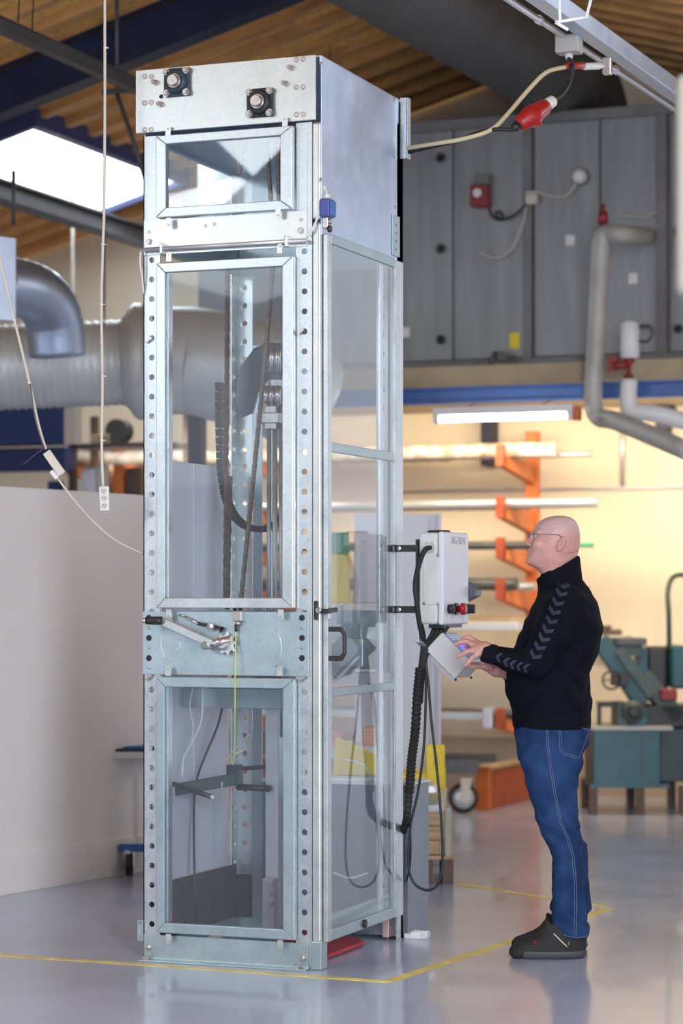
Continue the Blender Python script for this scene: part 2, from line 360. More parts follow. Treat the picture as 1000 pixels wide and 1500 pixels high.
while y < YG-.05:
    y1 = min(y+.35, YG)
    for xa, xb in ((-10.8, -4.905), (-4.895, 1.0)):
        segs = [(xa, xb)]
        if xa < -6 and y1 > SKY0 and y < SKY1: segs = [(xa, SKX0), (SKX1, xb)]
        for a, c in segs:
            d = rb.uniform(0, .012)
            cut = rb.uniform(.3, .7)*(c-a)+a
            for (p, q) in ((a, cut-.006), (cut+.006, c)):
                slope_strip(p, q, y+.085, y1-.02, .03+d+rb.uniform(0, .006), .11, 'board', 'cork' if rb.random() < .6 else 'wood')
            slope_strip(a, c, y-.015, y+.075, -.02, .11, 'joist', 'joist')
    y += .35
# skylight: blue kerb, glowing sheet
def skylight(x0, x1, y0, y1, n):
    t = thing('skylight', ((x0+x1)/2, (y0+y1)/2, roofz((x0+x1)/2)), n, 'skylight')
    k = B(); w = .05
    for (a, c, e, g) in ((x0-w, x0, y0-w, y1+w), (x1, x1+w, y0-w, y1+w), (x0, x1, y0-w, y0), (x0, x1, y1, y1+w)):
        k.hexa([(a,e,roofz(a)-.09),(c,e,roofz(c)-.09),(c,g,roofz(c)-.09),(a,g,roofz(a)-.09),(a,e,roofz(a)+.09),(c,e,roofz(c)+.09),(c,g,roofz(c)+.09),(a,g,roofz(a)+.09)])
    k.build('kerb', 'kerbblue', t)
    g = B(); g.hexa([(x0,y0,roofz(x0)-.045),(x1,y0,roofz(x1)-.045),(x1,y1,roofz(x1)-.045),(x0,y1,roofz(x0)-.045),(x0,y0,roofz(x0)-.03),(x1,y0,roofz(x1)-.03),(x1,y1,roofz(x1)-.03),(x0,y1,roofz(x0)-.03)])
    g.build('pane', 'skyglow', t)
skylight(SKX0, SKX1, SKY0, SKY1, 'bright white rectangular skylight with a blue edge in the timber roof')
# the same row of skylights goes on over the front of the hall (seen mirrored in the glass)
skylight(SKX0-.6, SKX1+.32, -3.5, 4.6, 'long bright skylight further up the hall, mirrored in the upper glass')
# blue rafter (I-beam) under the slope
b = B()
def rafter(b, y, xa, xb):
    for (w, d0, d1) in ((.16, -.02, 0.0), (.02, -.28, -.02), (.16, -.30, -.28)):
        b.hexa([(xa,y-w/2,roofz(xa)+d0),(xb,y-w/2,roofz(xb)+d0),(xb,y+w/2,roofz(xb)+d0),(xa,y+w/2,roofz(xa)+d0),(xa,y-w/2,roofz(xa)+d1),(xb,y-w/2,roofz(xb)+d1),(xb,y+w/2,roofz(xb)+d1),(xa,y+w/2,roofz(xa)+d1)])
rafter(b, 13.3, -10.8, -4.91); b.build('roof_beam', 'bluebeam', label='dark blue steel roof beam rising to the right above the skylight', cat='beam', loc=(-8, 13.3, 4.4))
# grey longitudinal beams
b = B(); b.box((-6.075, 8.5, 4.37), (-6.015, 15.5, 4.43)); b.box((-6.09, 8.5, 4.43), (-6.0, 15.5, 4.437))
sr = b.build('hanging_rail', 'greybeam', label='thin dark grey rail crossing in front of the blue roof beam', cat='rail')
for yy in (10.9, 11.05, 15.2):
    q = B(); q.tube([(-6.045, yy, 4.42), (-6.045+.02, yy+.04, roofz(-6.04)+.03)], .004, 6); q.build('wire', 'black', sr)
b = B()
for (w, d0, d1) in ((.11, 4.13, 4.145), (.02, 4.145, 4.25), (.11, 4.25, 4.265)): b.box((-7.9-w/2, 8.5, d0), (-7.9+w/2, YG, d1))
gb = b.build('steel_beam', 'greybeam', label='thick dark grey beam running just below the skylight', cat='beam')
for yy in (12.5, 16.9):
    q = B(); q.cyl((-7.9, yy, 4.26), (-7.9, yy, roofz(-7.9)+.04), .012, n=8); q.build('hanger', 'greybeam', gb)
b = B(); b.box((-7.55, 8.5, 3.98), (-7.515, YG, 4.02)); tr = b.build('conduit_rail', 'greybeam', label='slim grey conduit rail, lowest of the dark lines left of the tower', cat='rail')
for yy in (12.0, 16.5):
    q = B(); q.cyl((-7.53, yy, 4.01), (-7.53, yy, roofz(-7.53)+.04), .006, n=6); q.build('hanger', 'greybeam', tr)
# diagonal strut under the roof near the tower top
b = B(); p0 = W(171, 137, 13.9); p1 = W(197, 212, 13.9); b.tube([p0, p1, W(212, 262, 13.9)], .014, 8); b.box(tuple(p0-Vector((.09, .02, .0))), tuple(p0+Vector((.09, .02, .03))))
b.tube([p0+Vector((0,0,.02)), Vector((p0.x, p0.y, roofz(p0.x)+.03))], .012, 6)
b.build('hanging_strut', 'greybeam', label='thin dark hanging rod against the skylight, left of the tower top', cat='rod')
# ---- ducts
def spiral(b, p0, p1, r, pitch=.08, n=28, amp=.006):
    p0, p1 = Vector(p0), Vector(p1); L = (p1-p0).length; m = max(4, int(L/pitch)*4); pts = []; rs = []
    for i in range(m+1):
        pts.append(p0.lerp(p1, i/m)); rs.append(r+(amp if i % 4 == 0 else 0))
    b.tube(pts, rs, n)
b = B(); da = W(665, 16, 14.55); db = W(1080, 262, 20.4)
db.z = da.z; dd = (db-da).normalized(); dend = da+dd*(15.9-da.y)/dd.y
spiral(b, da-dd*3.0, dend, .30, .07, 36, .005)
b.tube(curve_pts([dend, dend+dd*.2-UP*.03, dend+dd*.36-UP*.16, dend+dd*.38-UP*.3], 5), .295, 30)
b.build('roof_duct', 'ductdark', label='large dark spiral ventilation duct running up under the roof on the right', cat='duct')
b = B(); L0 = onY(-60, 541, 13.0); L1 = onY(202, 530, 13.4); spiral(b, L0, L1, .262, .05, 32, .007)
bd = b.build('ventilation_duct', 'duct', label='wide shiny horizontal spiral duct above the white partition, left of the tower', cat='duct')
dx = (L1-L0).normalized(); b = B()
b.lathe([(.27, -.03), (.30, .0), (.35, .03), (.365, .06), (.36, .10), (.34, .12)], L1-dx*.06, dx, 40)
pts = [L1+dx*.04, L1+dx*.35+Vector((0,0,-.01)), onY(330, 540, 13.55), onY(400, 558, 13.7), onY(450, 590, 13.9)]
b.tube(curve_pts(pts, 6), [.335]*(4*6+1), 32)
b.build('elbow', 'duct', bd)
# small galvanised duct with flange, upper left
t = thing('branch_duct', W(20, 430, 13.4), 'blue-grey galvanised branch duct bending down behind a square flange, far left', 'duct')
b = B(); c = W(10, 407, 13.2)
b.hexa([c+RV*-.22+FV*-.02+UP*-.22, c+RV*.05+FV*.0+UP*-.24, c+RV*.05+FV*.03+UP*-.24, c+RV*-.22+FV*.01+UP*-.22, c+RV*-.22+FV*-.02+UP*.25, c+RV*.05+UP*.22, c+RV*.05+FV*.03+UP*.22, c+RV*-.22+FV*.01+UP*.25]); b.build('flange_plate', 'panel_steel', t, bevel=.003)
b = B(); pts = [W(0, 418, 13.6), W(36, 424, 13.7), W(62, 438, 13.8), W(79, 470, 13.9), W(84, 520, 13.95)]; cp = curve_pts(pts, 6)
b.tube(cp, [.165 + (.004 if i % 2 else 0) for i in range(len(cp))], 28); b.build('elbow', 'panel_steel', t)
b = B(); b.tube([W(20, 330, 13.5), W(20, 250, 13.5)], .012, 8); b.build('hanger', 'greybeam', t)
# bracket sling holding the wide duct
b = B(); c = onY(100, 538, 13.2)
for sx in (-.9, .25):
    cc = c+Vector((sx, 0, 0)); b.cyl(cc+Vector((0,0,.2)), (cc.x, cc.y, roofz(cc.x)+.05), .006, n=6)
b.build('sling_rod', 'greybeam', bd)
# ---- left white partition with baseboard
pd = Vector((.545, .838, 0)).normalized(); pn = Vector((pd.y, -pd.x, 0))
q0 = onZ(0, 1312)
def pt(px): # intersection of a sight line with the partition plane
    u = (px-500)/FPX; d = Vector((-ST+u*CT, CT+u*ST, 0)); t_ = q0.dot(pn)/d.dot(pn); return d*t_
q0.z = 0; q205 = onZ(205, 1277); pd = Vector((q205.x-q0.x, q205.y-q0.y, 0)).normalized(); pn = Vector((pd.y, -pd.x, 0))
a = q0-pd*1.2; e = pt(336)
def slab(b, a, e, n, th, z0, z1):
    b.hexa([a+UP*z0, e+UP*z0, e-n*th+UP*z0, a-n*th+UP*z0, a+UP*z1, e+UP*z1, e-n*th+UP*z1, a-n*th+UP*z1]); return b
wpar = slab(B(), a, e, pn, .06, 0, 2.045).build('wall_partition', 'partition', kind='structure', bevel=.003, label='white free-standing partition')
slab(B(), a+pn*.012, e+pn*.012, pn, .013, 0, .20).build('baseboard_left', 'partition', wpar, bevel=.003)
# mounted white partition right of the tower
g0, g1 = W(520, 1250, 13.3), W(646, 1250, 13.3); g0.z = g1.z = 0; gn = -FV
w2 = slab(B(), g0, g1, gn, .05, 0, 1.955).build('wall_screen', nmat('lavender_white_screen', (.62, .64, .74), .5, 0, .04, 2), kind='structure', bevel=.004, label='pale partition screen behind the control cabinet')
for px in (633, 643):
    g = W(px, 1250, 13.28); g.z = 0; q = slab(B(), g-RV*.006, g+RV*.006, gn, .012, .02, 1.95); q.build('edge_profile', 'whitesheet', w2)
# ---- grey air handling unit on the mezzanine
YU = 15.6
t = thing('air_handling_unit', (-4.8, 16.4, 3.05), 'large grey panelled air handling unit standing high behind the tower', 'ventilation unit')
b = B(); b.box((-7.2, YU+.03, 3.05), (-2.4, 17.3, 4.74)); b.build('casing', 'unitframe', t)
def xU(px): return onY(px, 500, YU).x
for (l, r) in ((480, 584), (586, 662), (665, 767), (783, 877), (880, 961), (982, 1080)):
    b = B(); b.box((xU(l), YU, 3.12), (xU(r), YU+.035, 4.70)); b.build('panel', 'unit', t, bevel=.004)
for px, w in ((773, .03), (969, .035)):
    b = B(); b.box((xU(px)-w, YU-.02, 3.05), (xU(px)+w, YU+.03, 4.74)); b.build('post', 'unitframe', t, bevel=.003)
for z0, z1 in ((3.03, 3.11), (4.70, 4.77)):
    b = B(); b.box((-7.2, YU-.03, z0), (-2.4, YU+.02, z1)); b.build('rail', 'unitframe', t, bevel=.003)
for (px, py) in ((647, 232), (647, 365), (647, 498), (994, 482), (994, 340)):
    c = onY(px, py, YU); b = B(); b.lathe([(.02, 0), (.02, .03)], c, (0,-1,0), 12)
    for k in range(4):
        a_ = k*math.pi/4+.3; d = Vector((math.cos(a_), 0, math.sin(a_)))*.035; b.bar(c-d+Vector((0,-.03,0)), c+d+Vector((0,-.03,0)), .012, .012)
    b.build('star_knob', 'black', t)
b = B(); b.box((xU(747), YU-.012, onY(755, 511, YU).z), (xU(761), YU, onY(755, 488, YU).z)); b.build('warning_sticker', 'yellow', t)
for (px, py) in ((835, 352), (927, 408), (594, 487)):
    c = onY(px, py, YU); b = B(); b.box((c.x-.03, YU-.006, c.z-.035), (c.x+.03, YU, c.z+.035)); b.build('sticker', 'white', t)
# mezzanine edge below the unit
b = B(); b.box((-7.2, 15.15, 2.90), (-2.2, 17.38, 3.03)); b.build('mezzanine_deck', nmat('deck_edge', (.50, .40, .26), .7, 0, .2, 3), label='cream edged deck carrying the grey unit', cat='platform', loc=(-5.5, 16, 2.9))
b = B(); 
for (w, d0, d1) in ((.10, 2.765, 2.78), (.02, 2.78, 2.86), (.10, 2.86, 2.875)): b.box((-7.0, 15-w/2, d0), (-2.2, 15+w/2, d1))
b.box((-6.02, 14.96, 2.70), (-5.96, 15.0, 2.95))
b.build('crane_rail', 'bluerail', label='bright blue steel rail running under the grey unit', cat='beam')
for xx in (-6.95, -2.9):
    b = B(); b.box((xx-.05, 15.02, 0), (xx+.05, 15.12, 2.9)); b.box((xx-.09, 14.98, 0), (xx+.09, 15.16, .012)); b.build('steel_column', 'bluebeam', label='blue steel column at the %s end of the blue rail' % ('left' if xx < -5 else 'right'), cat='column')
# things on the unit front
def u(px, py, y=YU-.05): return onY(px, py, y)
t = thing('damper_actuator', u(706, 305), 'red box actuator with a small grey top on the grey unit', 'actuator')
c = u(706, 285); b = B(); b.box((c.x-.065, YU-.12, c.z-.09), (c.x+.055, YU-.001, c.z+.06)); b.build('housing', 'dullred', t, bevel=.01)
b = B(); b.box((c.x-.03, YU-.10, c.z+.06), (c.x+.06, YU-.002, c.z+.13)); b.build('cap', 'unitframe', t, bevel=.006)
b = B(); b.lathe([(.03, 0), (.03, .015)], (c.x-.01, YU-.12, c.z-.0), (0,-1,0), 14); b.build('dial', 'white', t)
b = B(); b.tube(curve_pts([u(716, 306), u(722, 318), u(735, 322), u(733, 311), u(726, 312), u(732, 321), u(752, 316), u(771, 299)], 8), .009, 8)
b.build('cable', 'black', label='black cable looping from the red actuator to the junction box', cat='cable')
c = u(779, 290); b = B(); b.box((c.x-.04, YU-.08, c.z-.045), (c.x+.04, YU-.021, c.z+.045)); jb = b.build('junction_box', 'cable', bevel=.008, label='small beige junction box between panels of the grey unit', cat='box')
b = B(); b.box((c.x-.042, YU-.086, c.z+.02), (c.x+.042, YU-.079, c.z+.026)); b.build('lid_seam', 'unitframe', jb)
t = thing('bulkhead_lamp', u(848, 258), 'round white bulkhead lamp on the grey unit above the pipes', 'lamp')
c = u(848, 258); b = B(); b.lathe([(.055, 0), (.06, .02), (.055, .03)], (c.x, YU, c.z), (0,-1,0), 20); b.build('base', 'unitframe', t)
b = B(); b.lathe([(.05, .03), (.052, .05), (.04, .08), (.015, .095)], (c.x, YU, c.z), (0,-1,0), 20); b.build('dome', 'white', t)
b = B(); b.tube(curve_pts([u(785, 281), u(805, 287), u(828, 287), u(843, 270)], 6), .007, 8); b.build('cable', 'cable', label='pale cable from the junction box to the round lamp', cat='cable')
b = B(); b.tube(curve_pts([u(702, 369), u(725, 378), u(748, 366), u(765, 330), u(770, 302)], 6), .006, 8); b.build('cable', 'cable', label='loose beige cable end hanging below the red actuator', cat='cable')
b = B(); b.tube(curve_pts([u(908, 316), u(930, 318), u(945, 318), u(962, 310)], 6), .006, 8); b.build('cable', 'cable', label='short grey cable right of the thick pipe elbow', cat='cable')
# black conduit bend below the panels
t = thing('drain_pipe', u(735, 522), 'dark drain pipe with black elbow at the foot of the grey unit', 'pipe')
b = B(); b.tube([u(735, 521, YU), u(735, 521, YU-.18)], .035, 14); b.build('stub', 'black', t)
b = B(); b.tube(curve_pts([u(733, 520, YU-.15), u(722, 520, YU-.2), u(721, 545, YU-.2), u(724, 556, YU-.25), u(765, 568, YU-.3)], 5), .018, 10); b.build('bend', 'tubedark', t)
# insulated pipes
t = thing('insulated_pipe', u(880, 470), 'thick grey insulated pipe bending down from the grey unit', 'pipe')
b = B(); yy = 14.85
b.tube(curve_pts([u(946, 346, YU), u(938, 346, YU-.35), u(915, 344, yy), u(890, 342, yy), u(881, 352, yy), u(878, 400, yy), u(874, 480, yy), u(869, 560, yy), u(869, 594, yy), u(878, 612, yy), u(905, 618, yy-.2), u(1010, 662, yy-.7)], 6), .06, 20); b.build('insulation', 'insul', t)
b = B(); c = u(883, 338, yy); b.cyl(c-UP*.02, c+UP*.05, .02); b.cyl(c+UP*.05, c+UP*.12, .035, .03); b.cyl(c+UP*.12, c+UP*.17, .015); b.build('vent_valve', 'dullred', t)
t = thing('expansion_pump', u(925, 520), 'white and red pump on the pipe at the right, under the grey unit', 'pump')
b = B(); c = u(922, 498, yy); b.lathe([(.04, -.12), (.062, -.11), (.062, .10), (.03, .125)], c, UP, 20); b.build('tank', 'white', t)
b = B(); c = u(921, 535, yy); b.lathe([(.012, .0), (.03, .0), (.03, .015), (.015, .03), (.015, .09), (.035, .1), (.035, .12), (.012, .12)], c-UP*.08, UP, 16); b.cyl(c+RV*-.1, c, .025); b.box(tuple(c-Vector((.13,.03,.03))), tuple(c-Vector((.07,-.03,-.06)))); b.build('valve', 'dullred', t)
b = B(); b.tube(curve_pts([u(921, 556, yy), u(920, 588, yy), u(928, 602, yy), u(960, 606, yy), u(1020, 622, yy+.1)], 5), .055, 18); b.build('pipe', 'white', t)
b = B(); b.tube(curve_pts([u(936, 478, yy), u(950, 478, yy), u(955, 488, yy), u(948, 500, yy), u(936, 500, yy)], 5), .012, 8); b.cyl(u(936, 480, yy), u(936, 480, YU), .012); b.build('loop', 'tubedark', t)
# ---- fluorescent lamp
t = thing('fluorescent_lamp', onY(738, 612, 14.7), 'lit fluorescent tube lamp hanging under the blue rail', 'lamp')
p0, p1 = onY(640, 615, 14.7), onY(836, 609, 14.7); zc = (p0.z+p1.z)/2; p0.z = p1.z = zc
b = B(); b.cyl(p0, p1, .016, n=14); b.build('tube', 'tubeglow', t)
b = B(); b.box((p0.x-.02, 14.66, zc+.025), (p1.x+.02, 14.74, zc+.075))
for p in (p0, p1): b.box((p.x-.02, 14.67, zc-.025), (p.x+.02, 14.73, zc+.03))
b.build('housing', 'white', t, bevel=.003)
for xx in (p0.x+.2, p1.x-.2):
    b = B(); b.tube([(xx, 14.70, zc+.07), (xx, 14.94, 2.77)], .005, 6); b.build('hanger', 'greybeam', t)
b = B(); b.box((p1.x+.02, 14.66, zc-.03), (p1.x+.06, 14.74, zc+.06)); b.build('end_cap', 'orange', t, bevel=.003)
# blue brackets on the wall
for px, lab in ((717, 'dark blue wall bracket hanging above the rack tubes'), (972, 'short dark blue bracket right of the pipes')):
    c = onY(px, 640, YG-.1); b = B(); b.box((c.x-.04, YG-.2, 2.48 if px < 900 else 2.62), (c.x+.04, YG-.001, 2.91)); b.box((c.x-.07, YG-.22, 2.86), (c.x+.07, YG-.001, 2.9)); b.build('wall_bracket', 'bluebeam', bevel=.003, label=lab, cat='bracket')
b = B(); c = onY(912, 670, YG-.01); b.tube([(c.x, YG-.02, 2.9), (c.x, YG-.02, 2.32)], .02, 8); b.tube([(c.x-1.9, YG-.02, 2.30), (c.x+1.2, YG-.02, 2.30)], .013, 8); b.build('wall_conduit', 'alu', label='thin grey conduit along the cream wall above the man', cat='pipe')
# ---- cantilever rack of stock tubes
t = thing('cantilever_rack', (-5.3, 16.9, 0), 'orange cantilever rack along the cream wall holding long stock tubes', 'rack')
YT = 16.3
def col(px, ztop):
    c = onY(px, 800, 17.1); b = B(); b.box((c.x-.045, 17.05, 0), (c.x+.045, 17.15, ztop)); b.build('column', 'orange', t, bevel=.004); return c.x
zs = [onY(722, y_, YT).z for y_ in (676, 752, 812, 872, 1062)]
rackx = []
for px in (780, 430, 172):
    cx = col(px, 2.72); rackx.append(cx)
    for z in zs:
        b = B(); b.hexa([(cx-.03, YT, z-.03), (cx+.03, YT, z-.03), (cx+.03, 17.05, z-.13), (cx-.03, 17.05, z-.13), (cx-.03, YT, z+.035), (cx+.03, YT, z+.035), (cx+.03, 17.05, z+.035), (cx-.03, 17.05, z+.035)]); b.build('arm', 'orange', t)
        b = B(); b.box((cx-.03, YT-.02, z-.03), (cx+.03, YT+.03, z+.12)); b.build('end_stop', 'orangered', t)
    b = B(); b.box((cx-.045, 15.93, .0), (cx+.045, 17.05, .28)); b.build('base', 'orangered', t, bevel=.004)
    b = B(); b.box((cx-.05, 15.88, .0), (cx+.05, 15.93, .30)); b.build('base_end', 'orange', t, bevel=.004)
    b = B(); b.box((cx-.06, 16.0, .28), (cx+.06, 17.0, .30)); b.build('base_plank', 'cratewood', t)
# stock tubes lying on the arms (each its own thing)
def stock(name, r, y_, li, x0, x1, mat, lab, cap=None):
    z = zs[li]+.035+r; b = B(); n = max(2, int((x1-x0)/.3)); b.tube([(x0+(x1-x0)*i/n, y_, z) for i in range(n+1)], r, 16)
    o = b.build(name, mat, label=lab, cat='tube', group='stock tubes on the orange rack')
    if cap: q = B(); q.cyl((x1, y_, z), (x1+.16, y_, z), r*.6, n=12); q.build('end_cap', cap, o)
xr = lambda px: onY(px, 750, YT+.2).x
stock('wrapped_tube', .052, YT+.12, 0, -9.2, xr(818), 'wrap', 'thick shiny wrapped tube on the top rack arm under the lit lamp')
stock('stock_tube', .022, YT+.30, 0, -8.8, xr(862), 'tubegrey', 'thin pale tube beside the wrapped tube on the top arm')
stock('wrapped_tube', .05, YT+.50, 0, -9.6, xr(640), 'wrap', 'brown and white wrapped roll on the top arm, seen left of the tower')
stock('stock_tube', .038, YT+.12, 1, -9.0, xr(880), 'tubegrey', 'silver grey tube on the second arm, left of the orange column')
stock('stock_tube', .022, YT+.3, 1, -8.8, xr(770), 'tubedark', 'dark thin tube behind the silver one on the second arm')
stock('stock_tube', .03, YT+.12, 2, -8.0, xr(842), 'tubedark', 'dark tube with a green tip on the arm at the height of his face', 'green')
stock('stock_tube', .045, YT+.12, 3, -8.5, xr(762), 'tubedark', 'thickest black tube lying on the arm at chest height')
stock('stock_tube', .03, YT+.35, 3, -8.3, xr(775), 'tubegrey', 'pale tube behind the thickest black one on the arm at chest height')
stock('stock_tube', .035, YT+.2, 4, -8.3, xr(757), 'tubedark', 'dark tube on the lowest rack arm above the wheeled cart')
# a lower pair of pale bars in front of the wall
b = B(); z = onY(640, 917, 16.0).z; b.box((-8.2, 15.98, z-.028), (onY(757, 917, 16).x, 16.06, z+.028)); wt = b.build('shelf_rail', 'white', label='long white bar at waist height behind the operator box', cat='bar', bevel=.004)
for xx in (-8.0, -6.3, -4.9):
    q = B(); q.box((xx-.02, 16.06, z-.02), (xx+.02, 17.39, z+.02)); q.build('bracket', 'alu', wt)
b = B(); z = onY(640, 905, 16.4).z; b.box((-8.0, 16.25, z-.02), (onY(760, 905, 16.4).x, 16.9, z+.01)); ts = b.build('timber_plank', 'cratewood', label='brown timber plank lying behind the white bar', cat='plank')
q = B(); q.box((-6.6, 16.2, z-.07), (-6.55, 17.39, z-.02)); q.box((-5.05, 16.2, z-.07), (-5.0, 17.39, z-.02)); q.build('bracket', 'alu', ts)
# grey steel bar lying on the lowest arms with a clamp
b = B(); z = zs[4]+.035; xe = onY(722, 1048, YT).x; b.box((-7.9, YT+.035, z), (xe, YT+.085, z+.05)); sb_ = b.build('steel_bar', 'tubegrey', label='grey square bar on the lowest rack arm, above the cart', cat='bar')
q = B(); q.box((xe-.07, YT-.03, z-.06), (xe+.0, YT+.09, z+.09)); q.build('clamp', 'alu', sb_, bevel=.006)
# ---- behind the partition, left: blue crate shelf and post
zb = lambda py, y_=15.6: onY(50, py, y_).z
b = B(); b.box((onY(-60, 650, 15.5).x, 15.5, zb(652)), (onY(91, 650, 15.5).x, 15.72, zb(598))); b.box((onY(-60, 650, 15.5).x, 15.55, zb(690)), (onY(90, 650, 15.5).x, 15.72, zb(656))); b.box((onY(-40, 650, 15.5).x, 15.6, 0), (onY(-34, 650, 15.5).x+.06, 15.7, zb(705))); b.box((onY(60, 650, 15.5).x, 15.6, 0), (onY(64, 650, 15.5).x+.06, 15.7, zb(705)))
b.build('blue_cabinet', 'bluebox', bevel=.006, label='dark blue cabinet block under the wide duct, far left', cat='cabinet')
b = B(); x_ = onY(102, 620, 15.3).x; b.box((x_-.045, 15.3, zb(652, 15.3)), (x_+.045, 15.4, 2.9)); b.box((x_-.01, 15.34, 2.89), (x_+.01, 15.36, roofz(x_)+.05)); b.build('duct_support', 'cable', bevel=.004, label='beige bracket post hanging right of the dark blue cabinet', cat='post')
t = thing('storage_shelf', (onY(150, 640, 16).x, 16, 0), 'shelf of boxes and reels behind the partition, between blue cabinet and tower', 'shelf')
xs0, xs1 = onY(114, 640, 15.9).x, onY(260, 640, 15.9).x
for z in (2.62, 2.24):
    b = B(); b.box((xs0, 15.75, z-.03), (xs1, 16.15, z)); b.build('shelf_board', 'tubedark', t)
for x_ in (xs0, xs1-.05):
    b = B(); b.box((x_, 15.75, 0), (x_+.05, 15.8, 2.85)); b.box((x_, 16.1, 0), (x_+.05, 16.15, 2.85)); b.build('upright', 'brownleg', t)
def onshelf(px0, px1, z0, h, mat, name, lab, cat='box'):
    b = B(); b.box((onY(px0, 640, 15.8).x, 15.8, z0), (onY(px1, 640, 15.8).x, 16.08, z0+h)); b.build(name, mat, bevel=.004, label=lab, cat=cat)
onshelf(118, 140, 2.24, .2, 'alu', 'storage_box', 'grey box on the shelf behind the partition')
onshelf(141, 158, 2.24, .22, 'cable', 'storage_box', 'beige box on the shelf beside the grey box')
onshelf(165, 181, 2.24, .22, 'orange', 'storage_box', 'orange box on the shelf left of the tower')
onshelf(184, 206, 2.24, .2, 'brownleg', 'storage_box', 'brown box on the shelf against the tower edge')
onshelf(132, 160, 2.62, .07, 'cratewood', 'storage_box', 'flat wooden tray on the upper shelf behind the partition')
b = B(); c = onY(172, 628, 15.85); b.lathe([(.09, 0), (.09, .02), (.03, .03), (.03, .09), (.09, .10), (.09, .12)], (c.x, 15.82, 2.712), (0, 1, 0), 20); b.build('cable_reel', 'greybeam', label='dark cable reel on the upper shelf left of the tower', cat='reel')
# ================================================================== THE TOWER
X1 = -3.543; Y0 = 8.869
def F(px, py, dy=0.): return onY(px, py, Y0+dy)
def S(px, py, dx=0.): return onX(px, py, X1+dx)
X0 = F(210, 800).x; Y1 = S(590, 900).y; TZ = 3.66
tower = thing('lift_test_tower', (X0, Y0, 0), 'tall narrow galvanised steel tower with clear doors and punched posts', 'test tower')
def fbox(name, mat, l, r, t, bot, d0, d1, bevel=.0015, **k):      # box on the front face from pixel extents
    a = F((l+r)/2, t, d0).z; c = F((l+r)/2, bot, d0).z; b = B()
    b.box((F(l, (t+bot)/2, d0).x, Y0+d0, c), (F(r, (t+bot)/2, d0).x, Y0+d1, a)); return b.build(name, mat, tower, bevel=bevel, **k)
# --- corner posts: two punched flanges + rolled corner
zfront = [F(441.6, 368.4).z-.0803*i for i in range(35)]
def post(x, y, sx, sy, z1, corner=True, fw=.075):
    """flanges leave the corner (x,y) towards sx, sy"""
    b = B(); o = (x, y, 0)
    hs = [z for z in zfront if .12 < z < z1-.05]
    b.strip((x if sx > 0 else x-fw, y, 0), (1,0,0), UP, (0, sy, 0), fw, z1, hs, .0125, .005, hx=(.038 if sx > 0 else fw-.038))
    b.strip((x, y if sy > 0 else y-fw, 0), (0,1,0), UP, (sx, 0, 0), fw, z1, hs, .0125, .005, hx=(.042 if sy > 0 else fw-.042))
    return b.build('post', 'steel', tower)
ZP = F(441.6, 352).z+.02
post(X1-.036, Y0, -1, 1, F(440, 180).z); post(X0, Y0, 1, 1, F(215, 200).z)
post(X0, Y1, 1, -1, 3.55); post(X1, Y1, -1, -1, 3.55)
# rolled corner channel on the right front edge, one per storey
for z0, z1 in ((F(460, 1385).z, F(462, 325).z), (F(462, 322).z, F(462, 178).z)):
    b = B(); b.box((X1-.042, Y0-.004, z0), (X1-.002, Y0+.05, z1)); b.build('corner_channel', 'steel_warm', tower, bevel=.012, seg=4)
b = B(); b.box((X1-.012, Y0+.028, .05), (X1, Y0+.062, F(465, 345).z)); b.build('door_jamb', 'plate', tower, bevel=.002)
b = B(); b.box((X1-.045, Y0-.006, .0), (X1+.002, Y0+.06, F(460, 1378).z)); b.build('foot', 'plate', tower, bevel=.006, seg=3)
b = B(); xa_, xb2 = onY(551, 800, Y1-.02).x, onY(568, 800, Y1-.02).x; b.strip((xa_, Y1-.02, .06), (1,0,0), UP, (0,1,0), xb2-xa_, 2.98, [z-.06 for z in zfront if .15 < z < 2.95], .0125, .004); b.build('inner_post', 'steel_warm', tower)
# door jamb at the rear
b = B(); b.box((X1-.05, Y1-.03, 0), (X1, Y1+.0, 3.0)); b.build('rear_jamb', 'steel', tower, bevel=.003)
# --- header
hz0, hz1 = F(462, 175, -.02).z, F(462, 80, -.02).z
hx0, hx1 = F(198.5, 150, -.02).x, F(462, 120, -.02).x
b = B(); b.box((hx0, Y0-.02, hz0), (hx1, Y0-.008, hz1)); head = b.build('header_plate', 'steel_warm', tower, bevel=.002)
def H(px, py): return F(px, py, -.02)
for (px, py) in ((212,112),(222,112),(212,151),(221.5,150),(212,190),(221.5,190),(434,88),(444,87),(434,128),(444,127.5),(434,168),(444,167.5)):
    c = H(px, py); b = B(); b.lathe([(.0105, 0), (.0105, .0025), (.008, .0028), (.006, .0005)], c, (0,-1,0), 14); b.build('rivet', 'screw', head)
for (px, py) in ((228,121),(235.5,153),(426.5,99.5),(418,122.5)): bolt(H(px, py), (-.1,-1,0), .0095, .03, head)
c = H(236, 141.5); b = B(); b.lathe([(.009, 0), (.009, .001)], c, (0,-1,0), 12); b.build('hole', 'dark', head)
